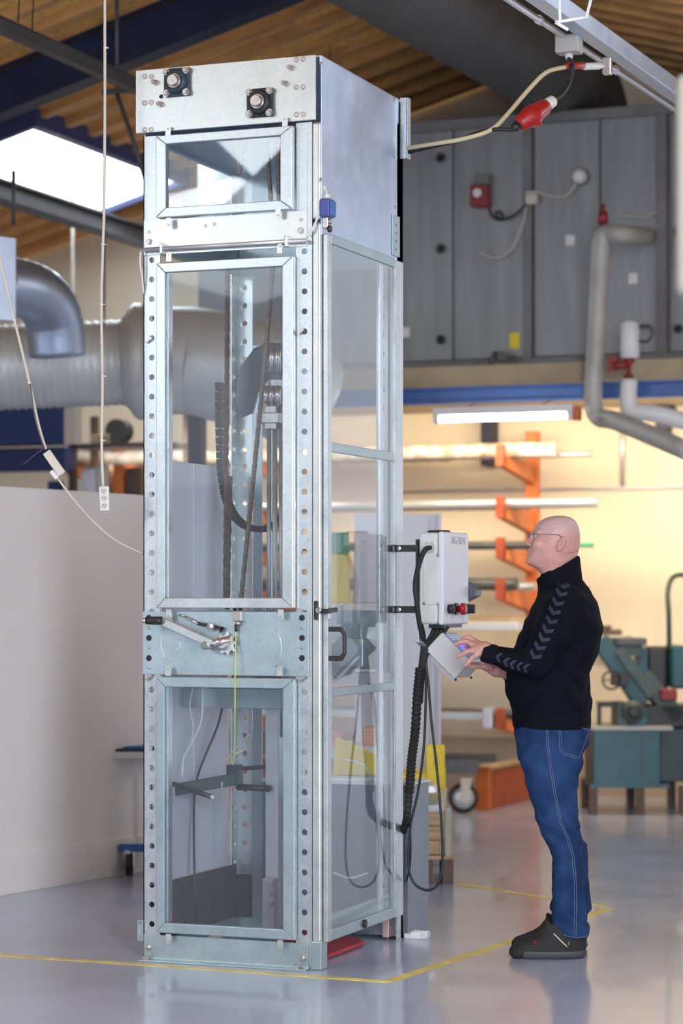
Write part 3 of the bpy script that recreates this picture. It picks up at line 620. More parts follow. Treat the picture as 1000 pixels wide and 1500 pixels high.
def bearing(px, py, mat):
    c = H(px, py); s_ = .058; b = B(); b.box((c.x-s_, c.y-.018, c.z-s_), (c.x+s_, c.y, c.z+s_)); f = b.build('bearing_housing', mat, tower, bevel=.008, seg=3)
    b = B(); b.lathe([(.052, .015), (.046, .035), (.04, .04), (.036, .04), (.036, .03)], c, (0,-1,0), 28); b.build('bearing_collar', mat, f)
    b = B(); b.lathe([(.031, .02), (.031, .042), (.028, .045)], c, (0,-1,0), 28); b.lathe([(.024, .045), (.024, .058), (.020, .061)], c, (0,-1,0), 24); b.lathe([(.01, .061), (.01, .063)], c, (0,-1,0), 16); b.build('shaft', 'screw', f)
    for sx in (-1, 1):
        for sz in (-1, 1): bolt(c+Vector((sx*.044, -.018, sz*.044)), (0,-1,0), .011, .014, f)
    return c
cA = bearing(260.5, 121, 'bluecast'); cB = bearing(382, 151, 'blackcast')
# header side sheet, top, rear, left
zS0 = S(520, 362).z
b = B(); b.box((X1-.004, Y0+.0, S(470, 343).z), (X1, Y1-.002, TZ-.005)); sp = b.build('side_sheet', 'panel_steel', tower, bevel=.001)
for (px, py) in ((469, 93), (577, 146), (469, 263), (578, 303), (577,230)): 
    c = S(px, py); bolt(c, (1, 0, 0), .006, .005, sp)
b = B(); b.box((X1-.008, Y0-.004, TZ-.03), (X1+.004, Y0+.015, TZ-.004)); b.box((X0, Y0-.006, TZ-.008), (X1, Y1, TZ-.002)); b.build('top_sheet', 'panel_steel', tower, bevel=.001)
b = B(); b.box((X0, Y0+.01, F(215, 200).z-.02), (X0+.004, Y1, TZ-.01)); b.build('side_sheet', 'panel_steel', tower)
b = B(); b.box((X0, Y1-.004, 3.05), (X1, Y1, TZ-.01)); b.build('rear_sheet', 'plate', tower)
ysr = S(583, 250).y
b = B(); b.box((X1-.03, ysr, 3.0), (X1+.0, Y1, TZ-.01)); b.build('rear_strip', 'panel_steel', tower, bevel=.003)
# little U channel on the upper rear edge, perforated plate below
za, zb_ = S(590, 146).z, S(590, 235).z
b = B(); b.box((X1, Y1-.04, zb_), (X1+.035, Y1-.034, za)); b.box((X1+.03, Y1-.04, zb_), (X1+.036, Y1+.0, za)); b.box((X1, Y1-.006, zb_), (X1+.035, Y1, za)); b.build('edge_channel', 'steel', tower, bevel=.001)
z_ = S(580, 376).z; b = B(); b.strip((X1+.002, S(573, 340).y, z_), (0,1,0), UP, (1,0,0), .09, S(580, 317).z-z_, [.03+.035*i for i in range(5)], .007, .004); b.build('perforated_plate', 'plate', tower)
# --- front cross plates
def crossplate(name, l, r, tl, bl, tr, br, mat, d=-.006, th=.005):
    b = B(); x0, x1 = F(l, 800, d).x, F(r, 800, d).x
    z0, z1 = (F(l, bl, d).z+F(r, br, d).z)/2, (F(l, tl, d).z+F(r, tr, d).z)/2
    b.box((x0, Y0+d, z0), (x1, Y0+d+th, z1)); return b.build(name, mat, tower, bevel=.001), z0, z1
cp1, _, z11 = crossplate('cross_plate', 210.5, 449, 319.5, 374.6, 311, 360, 'steel_warm')
cp2, z20, z21 = crossplate('cross_plate', 209, 451.5, 896, 988, 896, 990.5, 'plate', -.008)
cp3, z30, z31 = crossplate('cross_plate', 210.5, 451, 1368.6, 1404, 1382, 1417, 'plate', -.008)
fbox('upper_flange', 'steel', 434, 449, 182, 312, -.003, .0)
b = B(); b.box((X0-.0, Y0-.05, .0), (X1-.05, Y0-.004, .006)); b.box((X0, Y0-.014, 0), (X1-.05, Y0-.004, z30+.005)); ft = b.build('foot_angle', 'plate', tower, bevel=.002)
for px in (214, 434):
    c = F(px, 1408, -.035); c.z = .006; bolt(c, UP, .008, .018, ft)
for (px, py) in ((217, 1387), (443, 1403)): bolt(F(px, py, -.008), (0,-1,0), .012, .012, cp3)
for (px, py) in ((218.5,340),(301,331),(314,328),(441,322)):
    b = B(); b.lathe([(.007, 0), (.007, .002), (.004, .002)], F(px, py, -.006), (0,-1,0), 12); b.build('rivet', 'screw', cp1)
for (px, py) in ((218.5, 354), (440.5, 338)): bolt(F(px, py, -.006), (0,-1,0), .011, .008, cp1)
for px in (218, 442):
    for py in (920, 949, 978):
        b = B(); b.lathe([(.007, 0), (.007, .002), (.004, .002)], F(px, py, -.008), (0,-1,0), 12); b.build('rivet', 'screw', cp2)
    for py in (905, 934.5, 964):
        b = B(); b.lathe([(.0125, 0), (.0125, .0006)], F(px, py, -.0085), (0,-1,0), 16); b.build('hole', 'dark', cp2)
# worn ring marks on the middle plate
for (px, py, rr, a0, a1) in ((252, 940, .085, 100, 260), (395, 950, .085, -60, 70), (258, 945, .03, -80, 60)):
    c = F(px, py, -.0085); pts = [c+Vector((rr*.6*math.cos(math.radians(a)), 0, rr*math.sin(math.radians(a)))) for a in range(a0, a1, 12)]
    b = B(); b.tube(pts, .0028, 5); b.build('scuff_mark', 'steel', cp2)
# round bar across the front
p0, p1 = F(206, 367, -.03), F(449, 351, -.03); zz = (p0.z+p1.z)/2; p0.z = p1.z = zz
b = B(); b.cyl(p0, p1, .0085, n=16); rd = b.build('round_bar', 'alu', tower)
for px in (237, 420):
    c = F(px, 360, -.03); b = B(); b.box((c.x-.007, Y0-.042, zz-.022), (c.x+.007, Y0-.006, zz+.022)); b.build('clip', 'steel_warm', rd, bevel=.003)
b = B(); b.tube(curve_pts([F(206, 368, -.03), F(205, 385, -.03), F(208, 405, -.02), F(210.5, 430, -.004)], 6), .004, 8); b.build('thin_cable', 'whitecable', tower)
# --- framed clear windows on the front
def frame(name, o, i, mat, d0, d1, glass='glass', axis='F', parent=tower):
    """o, i = (left, right, topL, topR, botL, botR) pixel outlines of the outer and inner edge"""
    P = (lambda px, py: F(px, py, d0)) if axis == 'F' else (lambda px, py: S(px, py, d0))
    def rect(q):
        l, r, tl, tr_, bl, br = q
        A_, C_ = P(l, (tl+bl)/2), P(r, (tr_+br)/2); return A_, C_, (P(l, bl).z+P(r, br).z)/2, (P(l, tl).z+P(r, tr_).z)/2
    A_, C_, z0, z1 = rect(o); a, c, y0, y1 = rect(i); k = 0 if axis == 'F' else 1
    ax, cx, iax, icx = A_[k], C_[k], a[k], c[k]; b = B()
    def mk(pts):
        q = [];
        for (h, z, s_) in [(h, z, 0) for h, z in pts]+[(h, z, 1) for h, z in pts]:
            dd = (d0, d1)[s_]; q.append((h, Y0+dd, z) if axis == 'F' else (X1+dd, h, z))
        b.hexa([q[0], q[1], q[5], q[4], q[3], q[2], q[6], q[7]])
    mk([(ax, z0), (cx, z0), (icx, y0), (iax, y0)]); mk([(iax, y1), (icx, y1), (cx, z1), (ax, z1)])
    mk([(ax, z0), (iax, y0), (iax, y1), (ax, z1)]); mk([(icx, y0), (cx, z0), (cx, z1), (icx, y1)])
    f = b.build(name, mat, parent, bevel=.003)
    g = B(); m_ = (d0*.4+d1*.6)
    if axis == 'F': g.box((iax-.004, Y0+m_, y0-.004), (icx+.004, Y0+m_+.004, y1+.004))
    else: g.box((X1+m_, iax-.004, y0-.004), (X1+m_+.004, icx+.004, y1+.004))
    g.build('pane', glass, f); return f, (iax, icx, y0, y1), (ax, cx, z0, z1)
w1, r1, o1 = frame('window_frame', (228, 428, 201.7, 181, 319.5, 305.5), (242.5, 410, 211.8, 197, 305.5, 292), 'steel', -.035, -.007)
w2_, r2, o2 = frame('window_frame', (229, 429, 386, 374, 891, 890.6), (241.5, 413, 400, 388.6, 876.5, 875), 'steel', -.035, -.007)
w3, r3, o3 = frame('window_frame', (229, 431, 992.6, 993, 1367, 1376.8), (240.7, 414.2, 1007.3, 1008, 1352.8, 1361), 'plate', -.035, -.007)
def clip(px, py, up, par):
    c = F(px, py, -.037); b = B(); w = .0115
    poly = [(-w, -.022), (w, -.022), (w, .006)]+[(w*math.cos(t), .006+w*math.sin(t)) for t in np.linspace(.3, 2.84, 6)]+[(-w, .006)]
    if not up: poly = [(x, -y) for x, y in poly][::-1]
    b.prism(poly, c, (1,0,0), UP, (0,1,0), .004); o = b.build('clip', 'steel_warm', par)
    bolt(c+Vector((0, 0, .006 if up else -.006)), (0,-1,0), .004, .003, o, 'screw')
for (px, py, up, par) in ((246,191,True,w1),(417,177,True,w1),(246.5,327,False,w1),(407,313,False,w1),(247,375,True,w2_),(409.5,363,True,w2_),(247,901,False,w2_),(411,901,False,w2_),(246,982,True,w3),(409,982,True,w3),(246.5,1376,False,w3),(410,1385,False,w3)):
    clip(px, py, up, par)
b = B(); b.box((r2[0]-.001, Y0-.008, r2[2]), (r2[0]+.004, Y0+.03, r2[3])); b.build('inner_seal', 'tube', w2_)
b = B(); b.box((r3[0]-.001, Y0-.008, r3[2]), (r3[0]+.005, Y0+.03, r3[3])); b.build('inner_seal', 'tube', w3)
# small wing nuts in some post holes
def wing(p, ax, par=tower):
    b = B(); b.lathe([(.008, 0), (.006, .016)], p, ax, 10); v = Vector((.7, 0, .5)).normalized()*.017; q = Vector(p)+Vector(ax)*.012
    b.bar(q-v, q+v, .004, .010); b.build('wing_nut', 'screw', par)
for p in (F(219, 498.5), F(441.5, 486), F(219, 992), F(443, 994)): wing(p, (0,-1,0))
# hinge plate at the lower left edge
b = B(); b.box((X0-.03, Y0+.005, F(205, 1378).z), (X0, Y0+.009, F(205, 1348).z)); hp = b.build('side_tab', 'plate', tower)
for py in (1352, 1373): bolt(F(203.5, py), (0,-1,0), .004, .003, hp)
# --- crank handle and ratchet on the middle plate
cr = F(308, 945, -.06); hub0 = F(330, 945, -.008)
b = B(); b.lathe([(.02, 0), (.02, .06), (.014, .065)], F(309, 944, -.008), (0,-1,0), 18); b.cyl(F(309, 944, -.055), F(338, 936, -.03), .017); b.build('crank_hub', 'chrome', tower)
b = B(); pts = []; n = 9
for k in range(n): 
    t_ = 2*math.pi*k/n; pts += [(.052*math.cos(t_), .052*math.sin(t_)), (.034*math.cos(t_+.5), .034*math.sin(t_+.5))]
b.prism(pts, F(330, 943, -.03), (1,0,0), UP, (0,1,0), .012); b.lathe([(.026, 0), (.026, .03), (.018, .04)], F(330, 943, -.008), (0,-1,0), 18); b.build('ratchet_wheel', 'steel_warm', tower, bevel=.002)
b = B(); a0, a1 = F(309, 943, -.066), F(232, 908, -.066); b.bar(a0, a1, .012, .034, up=(0, 0, 1)); b.build('crank_arm', 'steel_warm', tower, bevel=.004)
b = B(); h0 = F(238, 909, -.072); h1 = h0+Vector((-.085, -.02, 0)); b.lathe([(.016, 0), (.017, .02), (.017, .05), (.016, .068)], h0, (h1-h0), 18); hd = b.build('crank_handle', 'black', tower)
b = B(); b.lathe([(.012, .068), (.012, .08), (.008, .083)], h0, (h1-h0), 14); b.build('handle_screw', 'chrome', hd)
b = B(); b.bar(F(289, 913, -.02), F(327, 921, -.02), .008, .014); b.bar(F(327, 919, -.02), F(322, 926, -.02), .008, .01); b.build('pawl', 'black', tower, bevel=.001)
b = B(); b.tube([F(266, 902, -.02), F(278, 907, -.02), F(290, 914, -.02)], [.003, .006, .005], 8); b.cyl(F(262, 901, -.02), F(270, 902, -.02), .004, n=8); b.build('pawl_link', 'screw', tower)
bolt(F(308, 918, -.026), (0,-1,0), .012, .012, tower, 'chrome')
# cable clevis and cord
b = B(); c = F(348.5, 903, -.02); b.box((c.x-.02, c.y-.012, c.z-.02), (c.x+.02, c.y+.012, c.z+.022)); b.cyl(c+Vector((.0,0,-.02)), c+Vector((0,0,-.035)), .01, n=12); b.build('clevis', 'screw', tower, bevel=.004)
b = B(); b.cyl(F(344, 893, -.015), F(344, 887, .02), .008, n=8); b.cyl(F(352, 892, -.015), F(353, 885, .02), .008, n=8); b.cyl(F(345.5, 914, -.02), F(345.5, 925, -.02), .006, n=8); b.build('wire_end', 'black', tower)
b = B(); b.tube(curve_pts([F(345.3, 924, -.02), F(344.3, 990, -.04), F(344, 1060, -.0), F(343.5, 1104, .05), F(340.5, 1120, .05)], 6), .0022, 6); b.tube([F(343.5, 1104, .05), F(358, 1099, .08)], .0022, 6); b.build('pull_cord', 'lime', tower)
# --- the side door
A_, C_ = (473.5, 590), None
def SD(px, py): return S(px, py, .022)
dz1 = (SD(474, 343).z+SD(589, 381).z)/2; dz0 = (SD(474.5, 1380).z+SD(591, 1343).z)/2
dy0, dy1 = S(472.8, 800).y, SD(590.5, 800).y
iy0, iy1 = SD(486, 800).y, SD(579, 800).y
door = B()
def dbox(y0, y1, z0, z1, t0=.0, t1=.022): b = B(); b.box((X1+t0, y0, z0), (X1+t1, y1, z1)); return b
door = dbox(dy0, iy0, dz0, dz1).build('door_stile', 'steel', tower, bevel=.004, seg=3)
dbox(iy1, dy1, dz0, dz1).build('door_stile', 'steel', tower, bevel=.004, seg=3)
def drail(tl, bl, tr_, br, name='door_rail', mat='plate', t1=.022):
    z1 = (SD(487, tl).z+SD(580, tr_).z)/2; z0 = (SD(487, bl).z+SD(580, br).z)/2
    return dbox(iy0-.0, iy1, z0, z1, 0, t1).build(name, mat, tower, bevel=.003), z0, z1
_, tz0, _z = drail(346, 362, 376, 387); _, m1a, m1b = drail(649, 663, 662, 675, t1=.018); _, m2a, m2b = drail(1007, 1020, 1000, 1012, t1=.018); _, bz0, bz1 = drail(1358, 1375, 1332, 1346)
for z0, z1 in ((bz1, m2a), (m2b, m1a), (m1b, tz0)):
    b = B(); b.box((X1+.010, iy0, z0), (X1+.014, iy1, z1)); b.build('door_pane', 'glass_side', tower)
b = B(); b.box((X1-.006, SD(562, 800).y, bz1), (X1+.004, SD(567, 800).y, tz0)); b.build('inner_stile', 'tube', tower, bevel=.001)
b = B(); b.box((X1-.03, iy0, bz0+.0), (X1-.004, iy1, bz1+.055)); b.build('sill_rail', 'plate', tower, bevel=.003)
c = SD(533, 1353); b = B(); b.lathe([(.018, 0), (.018, .008), (.012, .012)], c, (1,0,0), 16); b.build('plug', 'black', tower)
# door handle (black U grip) and rotary latch
b = B(); ya = SD(481, 930).y; za, zb2 = SD(482, 918).z, SD(482, 968).z
pts = [(0, 0), (.085, 0), (.115, -.03), (.115, -(za-zb2)+.03), (.085, -(za-zb2)), (0, -(za-zb2)), (0, -(za-zb2)+.02), (.078, -(za-zb2)+.02), (.095, -(za-zb2)+.035), (.095, -.035), (.078, -.02), (0, -.02)]
pts = [(x*.62, y*1.0) for x, y in pts]
b.prism(pts[::-1], (X1+.022, ya, za), (1,0,0), UP, (0,1,0), .022); b.build('door_handle', 'black', tower, bevel=.003)
b = B(); c = S(464.5, 894, 0); c = onY(464.5, 894, Y0-.006); b.box((c.x-.012, Y0-.016, c.z-.038), (c.x+.006, Y0-.004, c.z+.038)); b.bar(onY(463, 895, Y0-.016), (X1+.038, Y0-.012, c.z-.003), .016, .018); b.bar((X1+.036, Y0-.018, c.z-.003), SD(489, 893)+Vector((.010, 0, 0)), .014, .018); b.build('latch', 'black', tower, bevel=.003)
b = B(); b.lathe([(.012, 0), (.012, .01), (.008, .012)], onY(467, 894, Y0-.024), (0,-1,0), 14); b.build('latch_screw', 'chrome', tower)
b = B(); c = SD(481, 899); b.box((c.x, c.y-.02, c.z-.022), (c.x+.012, c.y+.02, c.z+.014)); kp = b.build('latch_keeper', 'steel', tower, bevel=.002)
# limit switch
c = S(479, 306, .02); b = B(); b.box((X1+.001, c.y-.032, c.z-.035), (X1+.042, c.y+.032, c.z+.038)); ls = b.build('limit_switch', 'blueplastic', tower, bevel=.005)
b = B(); b.box((X1+.042, c.y-.028, c.z-.03), (X1+.048, c.y+.028, c.z+.03)); b.build('switch_cover', 'bluetrim', ls, bevel=.002)
b = B(); b.lathe([(.013, .038), (.013, .055), (.009, .06)], (X1+.02, c.y, c.z), UP, 14); b.build('cable_gland', 'whitecable', ls)
b = B(); b.box((X1+.006, c.y-.018, c.z-.08), (X1+.03, c.y+.004, c.z-.035)); b.lathe([(.012, 0), (.012, .012)], (X1+.03, c.y-.008, c.z-.052), (1, 0, 0), 14); b.build('switch_arm', 'screw', ls, bevel=.003)
b = B(); b.lathe([(.014, 0), (.014, .012)], (X1+.028, c.y-.008, c.z-.082), (1, 0, 0), 14); b.build('roller', 'black', ls)
b = B(); b.tube(curve_pts([Vector((X1+.02, c.y, c.z+.06)), Vector((X1+.015, c.y-.02, c.z+.085)), onY(470, 290, Y0+.02), onY(466, 315, Y0-.012), onY(456, 338, Y0-.02), onY(449, 345, Y0-.02)], 7), .0045, 8); b.build('switch_cable', 'whitecable', ls)
# feet / under door
b = B(); b.box((X1-.06, Y1-.10, .015), (X1-.03, Y1-.04, .12)); f_ = b.build('rear_foot', nmat('pinkish_steel', (.60, .42, .42), .45, .5), tower, bevel=.003); bolt((X1-.03, Y1-.08, .06), (1,0,0), .01, .006, f_)
b = B(); b.box((X1-.055, Y1-.04, 0), (X1-.005, Y1-.0, .012)); b.build('rubber_pad', 'rubber', tower)
# rear and left cross members
def cross(z0, z1, mat='plate'):
    b = B(); b.box((X0+.006, Y1-.012, z0), (X1-.006, Y1-.006, z1)); b.build('cross_plate', mat, tower, bevel=.001)
    b = B(); b.box((X0+.005, Y0+.02, z0), (X0+.010, Y1-.02, z1)); b.build('side_plate', mat, tower, bevel=.001)
cross(z20-.0, z21); cross(.012, .06); cross(2.93, 3.06)
b = B(); b.box((X0+.02, Y1-.10, z20-.06), (X1-.02, Y1-.02, z20-.01)); b.build('cross_tube', 'alu', tower, bevel=.004)
# --- machinery inside
def chain(p0, p1, name='chain', gap=.0254, w=.012):
    p0, p1 = Vector(p0), Vector(p1); L = (p1-p0).length; n = int(L/gap); d = (p1-p0)/n; sd = Vector((1, 0, 0)); b = B()
    for i in range(n):
        a = p0+d*i; c = a+d*1.0; y_ = Vector((0, .007 if i % 2 else .011, 0))
        for s_ in (-1, 1): b.bar(a+y_*s_-d*.12, c+y_*s_+d*.12, .0025, w, up=(1, 0, 0))
        b.lathe([(.0085, -.008), (.0085, .008)], a, (0, 1, 0), 8)
    o = b.build(name, 'rust', tower); return o
def I(px, py, y): return onY(px, py, y)
ya_, yb_ = Y0+.30, Y0+.22
chain(I(333, 385, ya_), I(330, 890, ya_)); chain(I(337, 700, ya_+.04), I(333, 892, ya_+.04))
chain(I(400, 385, yb_), I(391, 500, yb_)); chain(I(391, 500, yb_), I(371, 700, yb_)); chain(I(371, 700, yb_), I(352, 886, yb_))
chain(I(362, 200, Y0+.24), I(350, 255, Y0+.24)); chain(I(391, 205, Y0+.34), I(397, 300, Y0+.34)); chain(I(408, 200, Y0+.30), I(408, 300, Y0+.30))
for c, y_ in ((cA, Y0+.28), (cB, Y0+.24)):
    b = B(); b.cyl((c.x, Y0, c.z), (c.x, Y1-.05, c.z), .02, n=16); b.build('axle', 'screw', tower)
    b = B(); pts = []
    for k in range(36): t_ = 2*math.pi*k/36; r_ = .085 if k % 2 else .074; pts.append((r_*math.cos(t_), r_*math.sin(t_)))
    b.prism(pts, (c.x, y_, c.z), (1,0,0), UP, (0,1,0), .01); b.lathe([(.035, -.01), (.035, .02)], (c.x, y_, c.z), (0,1,0), 20); b.build('sprocket', 'screw', tower)
# guide columns at the right rear, clamp at foot, carriage head
yc = Y0+.45
zt, zbm = I(400, 500, yc).z, .16
for px, r_ in ((394, .010), (402.5, .011), (411, .008)):
    c = I(px, 700, yc); b = B(); b.cyl((c.x, yc, .9), (c.x, yc, 3.0 if px == 403 else I(px, 585, yc).z+.05), r_, n=14); b.build('guide_rod', 'steel', tower)
c = I(402, 1200, yc); b = B(); b.box((c.x-.03, yc-.03, .10), (c.x+.03, yc+.03, I(402, 1030, yc).z)); b.build('guide_rail', 'alu', tower, bevel=.003)
c = I(397, 1320, yc-.04); b = B(); b.box((c.x-.028, yc-.07, I(397, 1362, yc).z), (c.x+.028, yc-.032, I(397, 1284, yc).z)); cl = b.build('rail_clamp', nmat('grey_violet_clamp', (.42, .38, .44), .45, .3), tower, bevel=.003)
for py in (1294, 1308.5, 1322): bolt(I(397, py, yc-.07), (0,-1,0), .012, .01, cl)
c = I(399, 612, yc); b = B(); b.box((c.x-.06, yc-.04, c.z-.025), (c.x+.045, yc+.04, c.z+.02)); b.box((c.x-.025, yc-.03, c.z-.05), (c.x+.03, yc+.03, c.z+.05)); b.build('carriage', 'screw', tower, bevel=.004)
for px in (389, 398, 407):
    b = B(); b.cyl(I(px, 545, yc-.02), I(px, 503, yc-.02), .013, n=16); b.cyl(I(px, 592, yc-.02), I(px, 565, yc-.02), .013, n=16); b.build('cylinder', 'chrome', tower)
# curved dark guard plate behind the cylinders
b = B(); g = [(345, 585), (350, 540), (372, 510), (392, 502), (412, 502), (418, 520), (418, 556), (392, 556), (378, 575), (370, 605), (352, 612)]
y_ = Y0+.52; o_ = I(345, 585, y_); b.prism([(I(px, py, y_).x-o_.x, I(px, py, y_).z-o_.z) for px, py in g], o_, (1,0,0), UP, (0,1,0), .012); b.build('guard_plate', nmat('smoked_guard', (.09, .10, .13), .18, .5), tower)
# energy chain loop
yl = Y0+.5; b = B(); lp = curve_pts([I(322, 560, yl), I(323, 640, yl), I(326, 700, yl), I(337, 745, yl), I(356, 768, yl), I(378, 775, yl), I(402, 770, yl), I(420, 745, yl), I(428, 705, yl), I(430, 640, yl)], 6)
for i in range(len(lp)-1):
    d = (lp[i+1]-lp[i])
    b.bar(lp[i]+d*.06, lp[i+1]-d*.06, .05, .026, up=(0, 1, 0)) if False else b.bar(lp[i]+d*.06, lp[i+1]-d*.06, .026, .05, up=(0, 1, 0))
b.build('energy_chain', 'black', tower)
# inner rear column (vertical angle left of the chains) and vertical slot
c = I(365, 800, Y1-.09)
b = B(); b.box((I(372, 800, Y1-.14).x, Y1-.15, .05), (I(385, 800, Y1-.14).x, Y1-.145, 2.6)); b.build('inner_angle', 'plate', tower)
b = B(); b.box((I(393, 800, Y1-.1).x, Y1-.10, z21), (I(397, 800, Y1-.1).x, Y1-.06, 2.5)); b.build('inner_angle', 'steel', tower)
# black gripper with arms in the lower bay
yg = Y0+.42; b = B()
b.bar(I(249, 1158, yg-.1), I(352, 1140, yg), .05, .05); b.box(tuple(I(335, 1150, yg)-Vector((0,.03,0))), tuple(I(352, 1120, yg)+Vector((0,.03,0)))); b.build('gripper_beam', nmat('dark_green_steel', (.03, .05, .05), .4, .2), tower, bevel=.003)
b = B(); b.cyl(I(350, 1126, yg+.08), I(394, 1123, yg+.08), .009, n=12); b.cyl(I(347, 1153, yg-.02), I(394, 1155, yg-.02), .014, n=12); b.cyl(I(249, 1147, Y0+.16), I(309, 1167, Y0+.10), .011, n=12); b.build('gripper_rod', 'black', tower)
b = B(); b.cyl(I(309, 1167, Y0+.10), I(312.5, 1168, Y0+.095), .008, n=10); b.build('rod_end', 'white', tower)
b = B(); b.box(tuple(I(297, 1153, yg-.05)), tuple(I(330, 1144, yg-.02))); b.build('gripper_clamp', 'alu', tower, bevel=.002)
# inner beam across the top of the lower bay, white sheets on the left side
b = B(); zt_ = I(330, 1008, Y0+.35).z; b.box((X0+.012, Y0+.35, zt_-.085), (I(412, 1020, Y0+.35).x, Y0+.39, zt_)); b.build('inner_beam', 'plate', tower, bevel=.003)
def xs_(px): return onX(px, 900, X0+.002).y
zs0, zs1 = onX(300, 1275, X0).z, onX(300, 681, X0).z
for l, r in ((238, 284), (285, 334)):
    b = B(); b.box((X0-.006, xs_(l), zs0), (X0-.001, xs_(r), zs1)); b.build('white_sheet', 'whitesheet', tower)
# loose cables in the tower
b = B(); b.box((X0+.002, Y0+.03, .06), (X0+.006, Y1-.02, zs0-.004)); b.box((X0+.01, Y1-.03, .06), (I(372, 900, Y1).x, Y1-.025, zs0-.05)); b.build('shade_sheet', 'lowshade', tower)  # dark sheets added to paint the shade below the white sheets
def cab(pts, r, mat, name='cable', par=tower): 
    b = B(); b.tube([Vector((v.x, min(v.y, Y1-.05) if par is tower else v.y, v.z)) for v in curve_pts(pts, 7)], r, 8); return b.build(name, mat, par)
cab([I(327, 1030, Y0+.5), I(318, 1065, Y0+.45), I(300, 1108, Y0+.4), I(288, 1142, Y0+.4), I(284, 1180, Y0+.4), I(285, 1290, Y0+.3), I(288, 1352, Y0+.3)], .005, 'black')
cab([I(297, 1005, Y0+.2), I(295, 1055, Y0+.2), I(280, 1090, Y0+.2), I(269, 1110, Y0+.2), I(267, 1138, Y0+.2)], .004, 'whitecable')
cab([I(282, 1008, Y0+.24), I(278, 1035, Y0+.24), I(283, 1070, Y0+.24), I(271, 1110, Y0+.24)], .0025, 'whitecable')
cab([I(365, 1075, Y0+.5), I(335, 1108, Y0+.5), I(306, 1137, Y0+.5)], .003, 'cable')
yk = Y1-.09
cab([I(535, 985, yk), I(546, 1020, yk), I(554, 1090, yk), I(561, 1180, yk), I(564, 1240, yk), I(556, 1298, yk)], .009, 'tubedark')
cab([I(487, 1278, yk), I(512, 1286, yk), I(538, 1279, yk)], .004, 'whitecable')
cab([I(500, 1112, yk), I(522, 1116, yk), I(536, 1125, yk), I(544, 1142, yk)], .004, 'whitecable')
# slanted bracket and motor inside at the middle (seen through the side door)
b = B(); ym = Y1-.16; o_ = I(487, 1003, ym)
g = [(487, 1000), (487, 975), (520, 950), (553, 915), (553, 945), (512, 985)]
b.prism([(I(px, py, ym).x-o_.x, I(px, py, ym).z-o_.z) for px, py in g], o_, (1,0,0), UP, (0,1,0), .01); b.build('slanted_bracket', 'plate', tower)
b = B(); b.box((I(492, 980, ym).x, Y1-.30, z20+.02), (I(548, 980, ym).x, Y1-.19, z20+.14)); b.build('motor_box', 'plate', tower, bevel=.004)
# --- red board, plug scrap and floor tape
a = onZ(459, 1413, .004); b = B()
q = [onZ(459, 1414), onZ(533, 1386), onZ(470, 1362), onZ(405, 1386)]
b.add([v+UP*.006 for v in q]+[v+UP*.022 for v in q], [(3,2,1,0),(4,5,6,7),(0,1,5,4),(1,2,6,5),(2,3,7,6),(3,0,4,7)])
q2 = None
b.build('red_board', 'redmat', label='flat red board lying on the floor under the tower', cat='board')
b = B(); c = onZ(604, 1374)+Vector((.02, 0, 0)); b.box((c.x-.05, c.y-.03, 0), (c.x-.01, c.y+.02, .022)); b.hexa([c+Vector(v) for v in ((-.02,-.03,0),(.05,-.015,0),(.05,.03,0),(-.02,.03,0),(-.02,-.03,.03),(.06,-.02,.04),(.055,.03,.025),(-.02,.03,.035))]); b.box((c.x+.035, c.y-.03, .0), (c.x+.045, c.y+.02, .03)); b.build('white_plug', 'white', bevel=.003, label='small crumpled white plug on the floor behind the tower foot', cat='plug')
def tape(pts, lab, w=.045):
    b = B(); P_ = [onZ(*p) for p in pts]
    for i in range(len(P_)-1):
        d = (P_[i+1]-P_[i]).normalized(); n = Vector((-d.y, d.x, 0))*w/2; a, c = P_[i], P_[i+1]
        b.hexa([a-n, a+n, c+n, c-n, a-n+UP*.0015, a+n+UP*.0015, c+n+UP*.0015, c-n+UP*.0015])
    b.build('floor_tape', 'tape', label=lab, cat='tape', loc=tuple(P_[0]))
tape([(-80, 1394), (200, 1412.5), (572, 1438.5)], 'yellow tape line running along the front foot of the tower')
tape([(571, 1437), (892, 1331)], 'yellow tape line running past the shoes towards the right', .05)
tape([(884, 1328.5), (664, 1294)], 'thinner yellow tape line on the floor behind the man', .05)
# ================================================================== CONTROL CABINET, OPERATOR BOX
YC = 9.62; cx0 = onY(613, 850, YC).x; cx1 = onY(650, 850, YC).x
cz1, cz0 = onY(632, 780, YC).z, onY(632, 914, YC).z
cyr = onX(686, 850, cx1).y
cab_ = thing('control_cabinet', (cx0, YC, cz0), 'light grey electrical cabinet with lettering and a red emergency stop, bolted beside the tower', 'control cabinet')
b = B(); b.box((cx0, YC, cz0), (cx1-.03, cyr, cz1)); b.build('body', 'cabinet', cab_, bevel=.012, seg=4)
b = B(); b.box((cx1-.026, YC-.004, cz0-.004), (cx1, cyr+.004, cz1+.004)); dr = b.build('door', 'cabfront', cab_, bevel=.01, seg=4)
b = B(); b.box((cx0+.02, YC-.004, onY(630, 886, YC).z), (onY(643, 850, YC).x, YC+.0, onY(630, 812, YC).z)); pl = b.build('side_cover', 'cabinet', cab_, bevel=.004)
for px, py in ((621, 884), (641, 884), (641, 814)): bolt(onY(px, py, YC-.004), (0,-1,0), .005, .003, pl)
b = B(); b.lathe([(.022, 0), (.022, .02), (.016, .03)], onY(630, 802, YC), (-.35, -1, 0), 18); gl = b.build('cable_gland', 'whitecable', cab_)
